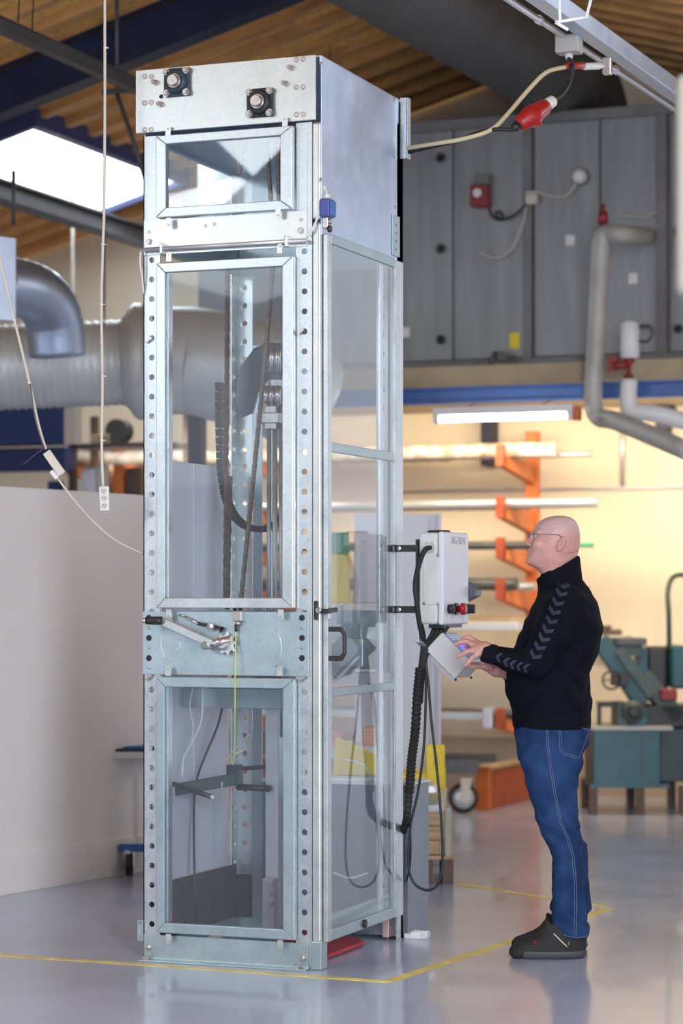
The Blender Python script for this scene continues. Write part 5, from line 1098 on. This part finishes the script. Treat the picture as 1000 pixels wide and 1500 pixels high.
bs(B(), 950, 1030, 1034, 1066, .1, .5).build('bed', 'black', t, bevel=.006)
b = B(); b.tube(curve_pts([W(986, 955, Db)+FV*.2, W(985, 900, Db)+FV*.2, W(985, 870, Db)+FV*.25, W(991, 850, Db)+FV*.3, W(1004, 842, Db)+FV*.4, W(1030, 842, Db)+FV*.6], 7), .018, 12); b.build('supply_hose', 'hosegreen', t)
bs(B(), 878, 905, 926, 934, .6, .8).build('wall_shelf', 'cable', loc=None, label='small beige shelf on the wall behind his shoulder', cat='shelf') if False else None
c = onY(893, 930, YG-.1); b = B(); b.box((c.x-.12, YG-.22, c.z-.02), (c.x+.14, YG-.001, c.z)); sh = b.build('wall_shelf', 'cable', bevel=.003, label='small beige shelf on the wall behind his back', cat='shelf')
b = B(); b.box((c.x-.10, YG-.2, c.z), (c.x-.0, YG-.05, c.z+.07)); b.box((c.x-.0, YG-.18, c.z), (c.x+.08, YG-.05, c.z+.04)); b.build('tool_box', 'brownleg', bevel=.006, label='small brown tool box on the beige wall shelf', cat='box')
# ================================================================== THE MAN (built from smooth distance fields)
MD = 10.0; MS = FPX/MD; MBASE = Vector((W(800, 1000, MD).x, W(800, 1000, MD).y, 0))
def U(px): return (px-800)/MS
def Z(py): return CH+(HZ-py)/MS
def toW(u, w, z): return MBASE + RV*u + FV*w + UP*z
class Field:
    def __init__(s, lo, hi, h):
        s.lo = np.array(lo, float); s.h = h; s.n = np.ceil((np.array(hi)-s.lo)/h).astype(int)+1
        s.ax = [s.lo[i]+h*np.arange(s.n[i]) for i in range(3)]; s.F = np.full(s.n, 1., np.float32)
    def sub(s, lo, hi):
        a = np.clip(np.floor((np.array(lo)-s.lo)/s.h).astype(int), 0, s.n); c = np.clip(np.ceil((np.array(hi)-s.lo)/s.h).astype(int)+1, 0, s.n)
        sl = tuple(slice(a[i], c[i]) for i in range(3))
        return sl, s.ax[0][sl[0]][:, None, None], s.ax[1][sl[1]][None, :, None], s.ax[2][sl[2]][None, None, :]
    def put(s, sl, d, k, op='u'):
        a = s.F[sl]; d = d.astype(np.float32)
        if op == 'u': h = np.maximum(k-np.abs(a-d), 0)/k; s.F[sl] = np.minimum(a, d)-h*h*k/4
        else: d = -d; h = np.maximum(k-np.abs(a-d), 0)/k; s.F[sl] = np.maximum(a, d)+h*h*k/4
    def cap(s, p, q, r0, r1, k=.02, op='u', sw=1.):      # tapered capsule, sw = squash along depth
        p, q = np.array(p, float), np.array(q, float); m = max(r0, r1)+k*1.5+.01
        sl, x, y, z = s.sub(np.minimum(p, q)-m, np.maximum(p, q)+m)
        d = q-p; L = (d*d).sum()+1e-12; t = np.clip(((x-p[0])*d[0]+(y-p[1])*d[1]+(z-p[2])*d[2])/L, 0, 1)
        dist = np.sqrt((x-p[0]-t*d[0])**2+((y-p[1]-t*d[1])/sw)**2+(z-p[2]-t*d[2])**2)-(r0+(r1-r0)*t)
        s.put(sl, dist*min(1, sw), k, op)
    def ell(s, c, r, k=.02, op='u', tilt=0.):
        c = np.array(c, float); m = max(r)+k*1.5+.01; sl, x, y, z = s.sub(c-m, c+m)
        dx, dy, dz = x-c[0], y-c[1], z-c[2]; ct, st = math.cos(tilt), math.sin(tilt); ex = dx*ct+dz*st; ez = -dx*st+dz*ct
        q = np.sqrt((ex/r[0])**2+(dy/r[1])**2+(ez/r[2])**2); s.put(sl, (q-1)*min(r)*np.ones_like(q), k, op)
    def loft(s, rows, k=.02, e=2.2):       # rows: z, u_front, u_back, w_centre, half_w
        R = np.array(sorted(rows)); z0, z1 = R[0, 0], R[-1, 0]; m = .04
        sl, x, y, z = s.sub((R[:,1].min()-m, (R[:,3]-R[:,4]).min()-m, z0-m), (R[:,2].max()+m, (R[:,3]+R[:,4]).max()+m, z1+m))
        zz = z.ravel(); f = [np.interp(zz, R[:,0], R[:,i])[None, None, :] for i in (1, 2, 3, 4)]
        cu, ru = (f[0]+f[1])/2, np.maximum((f[1]-f[0])/2, .003); rw = np.maximum(f[3], .003)
        q = (np.abs((x-cu)/ru)**e+np.abs((y-f[2])/rw)**e)**(1/e); d = (q-1)*np.minimum(ru, rw)
        d = np.maximum(d, np.maximum(z0-z, z-z1)); s.put(sl, d, k)
    def noise(s, fn): s.F += fn(s.ax[0][:, None, None], s.ax[1][None, :, None], s.ax[2][None, None, :]).astype(np.float32)
    def mesh(s):
        F = s.F; I = F < 0; nx, ny, nz = F.shape
        c = np.zeros((nx-1, ny-1, nz-1), np.int8)
        offs = [(i, j, k) for i in (0, 1) for j in (0, 1) for k in (0, 1)]
        for (i, j, k) in offs: c += I[i:nx-1+i, j:ny-1+j, k:nz-1+k]
        act = np.argwhere((c > 0) & (c < 8)); vid = -np.ones(c.shape, np.int64); vid[tuple(act.T)] = np.arange(len(act))
        vals = np.stack([F[act[:,0]+i, act[:,1]+j, act[:,2]+k] for (i, j, k) in offs], 1)
        P = np.zeros((len(act), 3)); N = np.zeros(len(act)); O = np.array(offs, float)
        for a in range(8):
            for b_ in range(a+1, 8):
                if abs(O[a]-O[b_]).sum() == 1:
                    cr_ = (vals[:, a] < 0) != (vals[:, b_] < 0); t = np.where(cr_, vals[:, a]/(vals[:, a]-vals[:, b_]+1e-20), 0)
                    P += np.where(cr_[:, None], O[a]+(O[b_]-O[a])*t[:, None], 0); N += cr_
        V = (act+P/N[:, None])*s.h+s.lo; Q = []
        for ax in range(3):
            sA = [slice(1, -1)]*3; sA[ax] = slice(0, -1); sB = list(sA); sB[ax] = slice(1, None)
            a, b_ = I[tuple(sA)], I[tuple(sB)]; e = np.argwhere(a != b_); fl = a[tuple(e.T)]; e = e+1; e[:, ax] -= 1
            u_, v_ = (ax+1) % 3, (ax+2) % 3; q = []
            for du, dv in ((-1, -1), (0, -1), (0, 0), (-1, 0)):
                g = e.copy(); g[:, u_] += du; g[:, v_] += dv; q.append(vid[tuple(g.T)])
            q = np.stack(q, 1); q[~fl] = q[~fl][:, ::-1]; Q.append(q)
        return V, np.concatenate(Q)
def fmesh(fields, name, mat, parent=None, loc=None, **kw):
    Vs, Qs, n = [], [], 0
    for f in fields: V, Q = f.mesh(); Vs.append(V); Qs.append(Q+n); n += len(V)
    V = np.concatenate(Vs); Q = np.concatenate(Qs); Rm = np.array([RV, FV, UP])
    Wp = V@Rm+np.array(MBASE); o0 = np.array(wloc(parent) if parent is not None else loc)
    me = bpy.data.meshes.new(name); me.vertices.add(len(Wp)); me.vertices.foreach_set('co', (Wp-o0).ravel())
    me.loops.add(Q.size); me.loops.foreach_set('vertex_index', Q.ravel()); me.polygons.add(len(Q))
    me.polygons.foreach_set('loop_start', np.arange(0, Q.size, 4)); me.polygons.foreach_set('loop_total', np.full(len(Q), 4)); me.polygons.foreach_set('use_smooth', np.ones(len(Q), bool))
    me.update(calc_edges=True); me.validate(); me.materials.append(M[mat])
    o = bpy.data.objects.new(name, me); SC.collection.objects.link(o)
    if parent is not None: o.parent = parent
    else: o.location = Vector(o0)
    tag(o, **kw); bvh = BVHTree.FromPolygons([tuple(v) for v in V], [tuple(q) for q in Q]); return o, bvh
def rows(tab): return [(Z(py), U(a), U(b_), wc, hw) for py, a, b_, wc, hw in tab]
# ---------- head and neck
hd_ = Field((U(758), -.13, Z(880)), (U(862), .13, Z(748)), .0027)
hd_.loft(rows([(755.6, 812, 824, 0, .022), (756.8, 804, 832, 0, .04), (759.5, 797, 838, 0, .056), (764, 789.5, 843, 0, .067), (770, 784.5, 846.5, 0, .074), (777, 781, 848.5, 0, .078), (784, 780.5, 849.3, 0, .079),
   (792, 779.5, 849.5, 0, .0785), (800, 776.5, 848.8, 0, .077), (804, 774.8, 848, 0, .0755), (808, 774.5, 847, 0, .074), (816, 773.6, 844.5, 0, .069), (824, 774.2, 843, 0, .063), (829, 778, 842, 0, .058), (834, 786, 842, 0, .056), (842, 793, 843, 0, .057), (852, 796, 845, 0, .060), (880, 799, 850, 0, .066)]), .01, 2.25)
hd_.cap((U(782), 0, Z(781)), (U(772.5), 0, Z(795.5)), .008, .0105, .014)              # nose
hd_.ell((U(771.5), 0, Z(796)), (.009, .010, .0075), .006)
for s_ in (-1, 1):
    hd_.ell((U(775), s_*.012, Z(797.5)), (.009, .007, .007), .006)                       # nostril wings
    hd_.ell((U(779.0), s_*.034, Z(785.5)), (.012, .019, .011), .012, 's')                # eye sockets
    hd_.cap((U(780.5), s_*.012, Z(779)), (U(785.5), s_*.052, Z(779.5)), .0065, .005, .012)  # brow
    hd_.ell((U(784.5), s_*.044, Z(797)), (.018, .020, .018), .02)                        # cheek
    hd_.ell((U(786.0), s_*.030, Z(785.5)), (.0135, .0135, .0115), .004)                     # closed-over lids
    # ears
    hd_.ell((U(819), s_*.0855, Z(798)), (.0175, .0115, .033), .006, tilt=-.42)
    hd_.ell((U(817.6), s_*.0985, Z(796.5)), (.0088, .0105, .020), .003, 's', tilt=-.42)
    hd_.ell((U(814.8), s_*.090, Z(800)), (.004, .006, .0065), .003)
    hd_.cap((U(811), s_*.082, Z(790)), (U(812), s_*.078, Z(806)), .003, .003, .006, 's')
    hd_.cap((U(817.5), s_*.093, Z(792)), (U(815), s_*.091, Z(800)), .0022, .0022, .004)
hd_.ell((U(775.0), 0, Z(805.6)), (.0068, .021, .0040), .006)                             # lips
hd_.ell((U(775.2), 0, Z(809.8)), (.0066, .019, .0042), .006)
hd_.cap((U(773.0), -.026, Z(807.9)), (U(773.0), .026, Z(807.9)), .0013, .0013, .002, 's')
hd_.cap((U(773.6), -.026, Z(808)), (U(777.5), -.036, Z(809.6)), .0016, .001, .003, 's'); hd_.cap((U(773.6), .026, Z(808)), (U(777.5), .036, Z(809.6)), .0016, .001, .003, 's')
hd_.ell((U(775.5), 0, Z(821.5)), (.0155, .024, .016), .016)                                 # chin
hd_.cap((U(832), -.055, Z(812)), (U(848.5), -.02, Z(808.5)), .0016, .0018, .010, 's')       # neck roll
# ---------- hands
def hand(f, wrist, knk, fing, rw=.024):
    fing = [[(p, r*1.08) for p, r in c] for c in fing]
    """wrist, list of knuckles, per finger list of (point, radius)"""
    for kn in knk: f.cap(wrist, kn, .021, .0125, .016)
    for chain_ in fing:
        for (p, r), (q, r2_) in zip(chain_, chain_[1:]): f.cap(p, q, r, r2_, .0045)
hf = Field((U(652), -.36, Z(1000)), (U(728), -.06, Z(918)), .0023)
def hp(px, py, w): return (U(px), w, Z(py))
wr_ = hp(706, 949, -.215)
kn = [hp(690.5, 937.5, -.17), hp(689, 943.5, -.195), hp(690.5, 950, -.215), hp(693.5, 956.5, -.232)]
fg = [[(kn[0], .0115), (hp(682, 932.5, -.168), .0098), (hp(676.5, 934.5, -.165), .0088), (hp(672, 938.5, -.165), .0078)],
      [(kn[1], .0115), (hp(678.5, 938.3, -.205), .0098), (hp(670, 939.4, -.203), .0088), (hp(664.2, 941.8, -.200), .0080)],
      [(kn[2], .0112), (hp(680.5, 952.5, -.228), .0095), (hp(672, 956.6, -.228), .0086), (hp(666.2, 959.6, -.225), .0080)],
      [(kn[3], .0105), (hp(687, 961.5, -.242), .0088), (hp(681.5, 967.2, -.244), .0078), (hp(677.8, 971.8, -.240), .0072)],
      [(hp(700, 944, -.17), .013), (hp(693, 941, -.145), .0115), (hp(686, 943, -.135), .0100), (hp(681, 946.5, -.132), .0090)]]
hand(hf, wr_, kn, fg)
hf.cap(wr_, hp(722, 955.5, -.215), .0235, .027, .02); hf.ell(hp(699, 950, -.203), (.030, .034, .019), .014, tilt=.25)
for k_ in range(3):
    a, c = kn[k_], kn[k_+1]; m = tuple((a[i]+c[i])/2 for i in range(3)); hf.ell((m[0]-.002, m[1]-.0, m[2]), (.004, .004, .006), .006, 's')
# far hand: palm up under the operator box
h2 = Field((U(672), -.14, Z(1010)), (U(752), .12, Z(950)), .0026)
w2h = hp(727, 981, .0); k2_ = [hp(710, 975.5, -.035), hp(709, 976.5, -.01), hp(710, 977, .015), hp(712, 977.5, .038)]
f2 = [[(p, .0115), (hp(699-1.2*i, 974.5+(i==0), p[1]-.002), .0098), (hp(690.5, 976-.4*i, p[1]), .0088), (hp(684.5+i, 974, p[1]), .008)] for i, p in enumerate(k2_)]
f2.append([(hp(718, 977, -.03), .013), (hp(712, 969, -.055), .011), (hp(706, 964, -.06), .0098), (hp(701, 960, -.06), .009)])
hand(h2, w2h, k2_, f2); h2.cap(w2h, hp(746, 986, .02), .0245, .03, .02); h2.ell(hp(717, 977, .0), (.028, .036, .015), .012)
# ---------- body under the clothes (hips, trunk, arms, legs) - kept inside the clothing
bd = Field((U(690), -.30, .05), (U(895), .30, Z(835)), .009)
bd.loft(rows([(845, 799, 842, 0, .058), (858, 797, 850, 0, .09), (880, 792, 864, 0, .15), (920, 772, 870, 0, .165), (960, 757, 868, 0, .16), (1000, 752, 852, 0, .155), (1040, 760, 852, 0, .155), (1070, 762, 854, 0, .16), (1095, 768, 852, 0, .155)]), .03)
NL, FL_ = -.092, .092      # near / far leg
for wc, du in ((NL, 0), (FL_, 9)):
    bd.cap((U(806+du), wc, Z(1085)), (U(820+du), wc, Z(1205)), .070, .045, .03); bd.cap((U(820+du), wc, Z(1205)), (U(835+du), wc*.95, Z(1350)), .045, .034, .02)
    bd.cap((U(835+du), wc*.95, Z(1350)), (U(835+du), wc*.95, Z(1378)), .036, .036, .02)
for sg in (-1, 1):
    bd.cap((U(824), sg*.15, Z(872)), (U(782), sg*.20, Z(970)), .05, .038, .03)
bd.cap((U(782), -.20, Z(970)), (U(722), -.215, Z(956)), .038, .027, .02); bd.cap((U(782), .20, Z(975)), (U(746), .02, Z(986)), .036, .028, .02)
person, bvh_b = fmesh([bd, hd_, hf, h2], 'person', 'skin', loc=tuple(MBASE), label='bald man in a black track jacket and blue jeans, hands on the operator box', cat='person')
# eyes, spectacles
for s_ in (-1, 1):
    b = B(); b.ball(toW(U(785.2), s_*.031, Z(785.0)), .0128, 16); e = b.build('eyeball', 'eye', person)
    b = B(); c = toW(U(785.2), s_*.031, Z(785.0)); dv = (-RV*.93+UP*.34-FV*(-s_)*.0-FV*.12*(1 if s_ < 0 else -1)).normalized(); b.lathe([(.0052, .0117), (.0045, .0129), (.0012, .0134)], c, dv, 14); b.build('iris', nmat('grey_green_iris', (.12, .16, .15), .2), e)
gp = thing('spectacles', toW(U(776), 0, Z(784)), 'thin-rimmed clear spectacles on the man\'s face', 'glasses')
for s_ in (-1, 1):
    cc = toW(U(775.2), s_*.033, Z(787.5)); n = (RV*1.0+UP*-.1).normalized(); a_ = FV; b_ = n.cross(a_).normalized(); pts = [cc+a_*.0245*math.cos(t)+b_*.0185*math.sin(t) for t in np.linspace(0, 2*math.pi, 25)]
    b = B(); b.tube(pts, .0007, 6); b.build('rim', 'chrome', gp)
    b = B(); b.add([p for p in pts[:-1]], [tuple(range(24))]); b.build('lens', 'lens', gp)
    b = B(); b.tube([toW(U(775.3), s_*.057, Z(784.5)), toW(U(777.5), s_*.071, Z(783.5)), toW(U(800), s_*.0835, Z(783.2)), toW(U(815), s_*.0855, Z(784.2)), toW(U(819.5), s_*.0865, Z(787))], [.0008, .0008, .0009, .0014, .0016], 6); b.build('temple', 'black', gp)
b = B(); b.tube(curve_pts([toW(U(775.0), -.010, Z(786)), toW(U(774), 0, Z(784.5)), toW(U(775.0), .010, Z(786))], 4), .0008, 6); b.build('bridge', 'chrome', gp)
# ---------- jacket
jk = Field((U(692), -.34, Z(1074)), (U(892), .34, Z(828)), .0058)
jk.loft(rows([(862, 791, 860, 0, .085), (870, 788, 866, 0, .15), (880, 783.5, 872.5, 0, .19), (903, 772, 880, 0, .215), (919, 765, 882, 0, .215), (939, 756.5, 879.5, 0, .205), (957, 750, 875.5, 0, .20), (973, 745.5, 868, 0, .195), (987, 742, 862.5, 0, .195), (1000, 740.8, 862, 0, .195),
   (1014, 741.5, 862.5, 0, .195), (1024, 744.5, 866, 0, .195), (1032, 748.5, 865, 0, .19), (1041, 750.5, 864.5, 0, .185), (1055, 749.8, 865, 0, .183), (1066, 751.5, 864.5, 0, .18)]), .02, 2.3)
jk.loft(rows([(836, 794, 848, 0, .070), (848, 789, 852, 0, .078), (856, 789, 858, 0, .088), (866, 789, 864, 0, .12)]), .02)
sh_n, el_n, wr_n = (U(824), -.165, Z(878)), (U(779.5), -.225, Z(969)), (U(712), -.215, Z(955.5))
jk.cap(sh_n, (U(803), -.205, Z(925)), .068, .073, .05); jk.cap((U(803), -.205, Z(925)), el_n, .073, .058, .03)
jk.cap(el_n, (U(745), -.228, Z(965.5)), .056, .046, .03); jk.cap((U(745), -.228, Z(965.5)), wr_n, .046, .037, .02)
jk.cap((U(824), .165, Z(878)), (U(785), .225, Z(972)), .070, .058, .05); jk.cap((U(785), .225, Z(972)), (U(752), .045, Z(985)), .052, .036, .03)
# hollow cuff, neck opening
jk.cap((U(697), -.214, Z(952)), (U(706), -.215, Z(953.7)), .030, .030, .004, 's')
jk.cap((U(741), .015, Z(986)), (U(748), .03, Z(986)), .027, .027, .004, 's')
def folds(x, y, z):
    a = .0055*np.sin(58*z+16*x+5*np.sin(9*y+20*x))*np.exp(-((z-Z(1018))/.13)**2)                   # waist folds
    e_ = np.exp(-(((x-U(775))/.07)**2+((z-Z(965))/.06)**2)); a = a+.0045*np.sin(95*(x*.75-z*.6)+8*y)*e_      # elbow
    a = a+.0034*np.sin(60*(x*.5+z)+11*np.sin(8*x))*np.exp(-((z-Z(915))/.10)**2)
    hem = 1/(1+np.exp(-(Z(1042)-z)/.003)); a = a*(1-hem)+.0009*np.sin(900*np.arctan2(y, x-U(808)))*0
    return a-.002*np.exp(-((z-Z(1040))/.006)**2)*-1
jk.noise(folds)
jacket, bvh_j = fmesh([jk], 'jacket', 'jacket', person)
# stand collar: open ring, higher at the back
cl = Field((U(776), -.13, Z(872)), (U(862), .13, Z(812)), .0036)
for t in np.linspace(0, 2*math.pi, 81)[:-1]:
    c_, s__ = math.cos(t), math.sin(t); u0, w0 = U(820)+c_*.082, s__*.083; u1, w1_ = U(816.5)+c_*.080, s__*.074
    zt2 = Z(833.5)+(Z(817)-Z(850))/2*c_
    cl.cap((u0+.004, w0, Z(862)), (u1+(.004 if c_ > 0 else .0), w1_, zt2), .010, .0068, .008)
collar, _ = fmesh([cl], 'collar', 'jacket', jacket)
b = B(); b.tube([toW(U(787.5), -.004, Z(849.5)), toW(U(789), -.006, Z(860))], .0022, 8); b.box(tuple(toW(U(788), -.006, Z(863))-Vector((.003,.003,0))), tuple(toW(U(788), -.006, Z(858))+Vector((.003,.003,0)))); b.build('zip_pull', 'black', jacket)
# cuffs and hem as ribbed bands
cf = Field((U(692), -.30, Z(975)), (U(728), -.14, Z(935)), .003)
cf.cap((U(707.5), -.215, Z(954.8)), (U(716.5), -.217, Z(956.6)), .0405, .0415, .004); cf.ell((U(700), -.215, Z(953)), (.028, .033, .034), .004, 's')
fmesh([cf], 'cuff', 'cuffmat', jacket)
cf = Field((U(736), -.04, Z(1005)), (U(764), .12, Z(968)), .0035)
cf.cap((U(747), .025, Z(986)), (U(753), .055, Z(985.5)), .038, .039, .004); cf.cap((U(738), .0, Z(986.5)), (U(745), .02, Z(986)), .029, .029, .004, 's')
fmesh([cf], 'cuff', 'cuffmat', jacket)
# projecting prints and seams on to the cloth, from the side of the viewer
def proj(bvh, px, py, off=.002, w0=-.6):
    h = bvh.ray_cast(Vector((U(px), w0, Z(py))), Vector((0, 1, 0)))
    return None if h[0] is None else toW(h[0].x, h[0].y-off, h[0].z)
def decal(bvh, poly, name, mat, parent, off=.0022):   # quads given as px/py polygon strips
    b = B()
    for quad in poly:
        n = 4; g = []
        for i in range(n+1):
            for j in range(n+1):
                s_, t_ = i/n, j/n; x = (quad[0][0]*(1-s_)+quad[1][0]*s_)*(1-t_)+(quad[3][0]*(1-s_)+quad[2][0]*s_)*t_; y_ = (quad[0][1]*(1-s_)+quad[1][1]*s_)*(1-t_)+(quad[3][1]*(1-s_)+quad[2][1]*s_)*t_
                g.append(proj(bvh, x, y_, off))
        if any(p is None for p in g): continue
        m = len(g); b.add(g+[p+FV*.0015 for p in g], [(i*(n+1)+j, (i+1)*(n+1)+j, (i+1)*(n+1)+j+1, i*(n+1)+j+1) for i in range(n) for j in range(n)]+[(m+i*(n+1)+j, m+i*(n+1)+j+1, m+(i+1)*(n+1)+j+1, m+(i+1)*(n+1)+j) for i in range(n) for j in range(n)], True)
    if b.v: return b.build(name, mat, parent)
def chevron(cx, cy, dx, dy, hw, th, dep_):
    """chevron centred at (cx,cy), pointing along (dx,dy)"""
    L = math.hypot(dx, dy); dx, dy = dx/L, dy/L; nx, ny = -dy, dx; q = []
    for s_ in (-1, 1):
        a = (cx+dx*dep_, cy+dy*dep_); e = (cx+nx*hw*s_-dx*dep_*.6, cy+ny*hw*s_-dy*dep_*.6)
        q.append([a, e, (e[0]-dx*th, e[1]-dy*th), (a[0]-dx*th, a[1]-dy*th)])
    decal(bvh_j, q, 'chevron', 'chev', jacket)
chain_c = [(822.5, 852.5), (817.5, 859), (813.5, 870.5), (808, 884), (802.5, 897), (797.5, 910), (792, 923), (786.5, 935), (780.5, 947), (774.5, 959.5)]
for i, (x, y_) in enumerate(chain_c):
    j = min(i, len(chain_c)-2); dx, dy = chain_c[j+1][0]-chain_c[j][0], chain_c[j+1][1]-chain_c[j][1]
    chevron(x, y_, dx*.9-1.5, dy, 8.4 if i > 0 else 6.5, 6.0 if i > 0 else 4, 3.8)
for x, y_ in ((761, 975), (751.5, 973), (742, 970), (733, 966.5), (722.5, 960)): chevron(x, y_, -1, -.25, 6.6, 4.6, 3.2)
# sleeve seam
def seam(bvh, pts, r, mat, name, parent, n=7, off=.001):
    P_ = []
    for i in range(len(pts)-1):
        for k in range(n): P_.append((pts[i][0]+(pts[i+1][0]-pts[i][0])*k/n, pts[i][1]+(pts[i+1][1]-pts[i][1])*k/n))
    P_.append(pts[-1]); Q_ = [proj(bvh, x, y_, off) for x, y_ in P_]; Q_ = [q for q in Q_ if q is not None]
    b = B()
    if len(Q_) > 2: b.tube(Q_, r, 6); return b.build(name, mat, parent)
seam(bvh_j, [(848, 838), (842, 855), (846, 880), (848, 905), (843, 935)], .0012, 'cuffmat', 'sleeve_seam', jacket)
seam(bvh_j, [(758, 1000), (764, 1005), (766, 1030)], .0012, 'cuffmat', 'pocket_seam', jacket)
seam(bvh_j, [(751.5, 1041), (770, 1043.5), (800, 1045), (835, 1043), (863, 1036)], .0014, 'cuffmat', 'hem_seam', jacket)
# ---------- jeans
je = Field((U(744), -.24, Z(1376)), (U(874), .24, Z(1050)), .0055)
je.loft(rows([(1052, 754, 862, 0, .165), (1066, 753, 863.5, 0, .175), (1085, 755.5, 861.5, 0, .18), (1100, 758, 855, 0, .18), (1112, 760.5, 848, 0, .175)]), .012, 2.5)
near = [(1085, 756, 860, NL+.005, .095), (1106, 759, 850, NL, .092), (1131, 764, 845, NL, .090), (1165, 773, 842.5, NL, .086), (1196, 782, 843, NL, .080), (1215, 787.5, 845, NL, .077), (1228, 796, 847, NL, .075), (1240, 803, 848, NL, .074), (1258, 807, 849.5, NL, .073),
        (1289, 808, 851.5, NL, .072), (1319, 806, 853, NL, .070), (1337, 804, 855, NL, .070), (1355, 806.5, 859.5, NL, .071), (1366, 811, 860, NL, .071)]
far = [(py, a+(8 if py < 1230 else 4), b_+(3 if py < 1180 else 6.5 if py < 1235 else 14), -wc, hw) for py, a, b_, wc, hw in near if py < 1350]+[(1350, 814, 863, .09, .07)]
je.loft(rows(near), .012); je.loft(rows(far), .012)
je.cap((U(838), NL, Z(1362)), (U(838), NL, Z(1390)), .055, .055, .004, 's')
def jf(x, y, z):
    a = .0050*np.sin(75*z+20*x+6*np.sin(14*x+9*y))*np.exp(-((z-Z(1215))/.07)**2)
    a = a+.0042*np.sin(90*z-30*x+7*np.sin(12*y+20*x))*np.exp(-((z-Z(1345))/.055)**2)+.0060*np.sin(48*(z+.6*x))*np.exp(-((z-Z(1115))/.06)**2)
    return a+.0022*np.sin(34*z+25*x+9*np.sin(7*y))+.001*np.sin(110*z+60*x)
je.noise(jf)
jeans, bvh_t = fmesh([je], 'jeans', 'denim', person)
seam(bvh_t, [(794.5, 1064), (795.5, 1090), (800, 1125), (806, 1160), (813.5, 1198), (824, 1222), (832, 1248), (835.5, 1290), (836, 1330), (834.5, 1361)], .0014, 'stitch', 'side_seam', jeans, 8)
seam(bvh_t, [(797, 1064), (798, 1090), (803, 1125), (809, 1160), (816.5, 1198), (827, 1222), (835, 1248), (838.5, 1290), (839, 1330), (837.5, 1362)], .0014, 'stitch', 'side_seam', jeans, 8)
seam(bvh_t, [(813, 1064), (813.5, 1095), (819, 1101), (840, 1108)], .0012, 'stitch', 'pocket_stitch', jeans); seam(bvh_t, [(815.5, 1064), (816, 1093), (821, 1098.5), (840, 1105)], .0012, 'stitch', 'pocket_stitch', jeans)
seam(bvh_t, [(861, 1066), (850, 1088), (842, 1107)], .0012, 'stitch', 'pocket_stitch', jeans); seam(bvh_t, [(838, 1060), (860, 1068)], .0012, 'stitch', 'yoke_stitch', jeans)
seam(bvh_t, [(812, 1358), (824, 1363), (838, 1365.5), (857, 1364)], .0014, 'stitch', 'hem_stitch', jeans)
# ---------- shoes
def shoe(wc, du, dz, flip=False):
    lo = (U(740+du), wc-.075, -.01); f = Field(lo, (U(868+du), wc+.075, .19), .004)
    sz = lambda py: (1401.5-py)/MS   # height above floor
    up = [(sz(1394), 748, 853, .050), (sz(1388), 747, 854, .050), (sz(1382), 751, 854, .048), (sz(1377), 762, 853.5, .045), (sz(1371), 776, 853, .042), (sz(1365), 785, 853, .039), (sz(1358), 790, 853, .037), (sz(1352), 795, 852, .034)]
    f.loft([(z, U(a+du), U(c+du), wc, hw) for z, a, c, hw in up], .006, 2.0)
    f.ell((U(756+du), wc, .022), (.034, .048, .030), .02)
    f.cap((U(797+du), wc-.012, sz(1350)), (U(801+du), wc-.012, sz(1362)), .010, .018, .01); f.cap((U(797+du), wc+.012, sz(1350)), (U(801+du), wc+.012, sz(1362)), .010, .018, .01)
    f.cap((U(822+du), wc, .16), (U(838+du), wc, .16), .03, .032, .01, 's')
    o, bv = fmesh([f], 'shoe', 'shoe', person)
    # the shoe grid is in real height, MBASE z = 0
    s2 = Field((U(738+du), wc-.08, -.006), (U(870+du), wc+.08, .05), .0034)
    s2.loft([(.0, U(753+du), U(848+du), wc, .044), (.006, U(747.5+du), U(852+du), wc, .051), (.016, U(745.5+du), U(854.5+du), wc, .054), (.026, U(745.2+du), U(855.5+du), wc, .0545), (.034, U(746.5+du), U(855+du), wc, .052)], .004, 2.5)
    s2.ell((U(818+du), wc, -.012), (.035, .08, .016), .004, 's')
    fmesh([s2], 'sole', 'sole', o)
    return o, bv
s1, bs1 = shoe(-.115, 0, 0); s2_, _ = shoe(.10, 9, 0)
def sproj(px, py, off=.001):
    h = bs1.ray_cast(Vector((U(px), -.6, (1401.5-py)/MS)), Vector((0, 1, 0))); return None if h[0] is None else toW(h[0].x, h[0].y-off, h[0].z)
def sline(pts, r, mat, name):
    q = [sproj(*p) for p in pts]; q = [p for p in q if p is not None]
    if len(q) > 1: b = B(); b.tube(q, r, 8); b.build(name, mat, s1)
sline([(806, 1364.5), (811, 1369.5), (817, 1375.5), (825, 1383)], .0022, 'whitecable', 'side_stripe')
sline([(827.0, 1378.5), (827.4, 1378.5)], .0075, 'yellow', 'round_tag'); sline([(778, 1377.3), (781, 1377.3)], .005, 'red', 'red_tab')
sline([(808, 1398), (815, 1395.5), (825, 1395)], .004, 'alu', 'sole_insert')
for (a, c) in (((785, 1367), (797, 1373)), ((790, 1362), (801, 1368)), ((781, 1371.5), (791, 1377))): sline([a, ((a[0]+c[0])/2, (a[1]+c[1])/2), c], .0028, 'black', 'lace')
b = B(); pts = [sproj(792, 1362), sproj(786, 1366, .01), sproj(781, 1370, .012), sproj(786, 1364, .01)]; pts = [p for p in pts if p is not None]
if len(pts) > 2: b.tube(curve_pts(pts, 5), .002, 6); b.build('lace', 'black', s1)
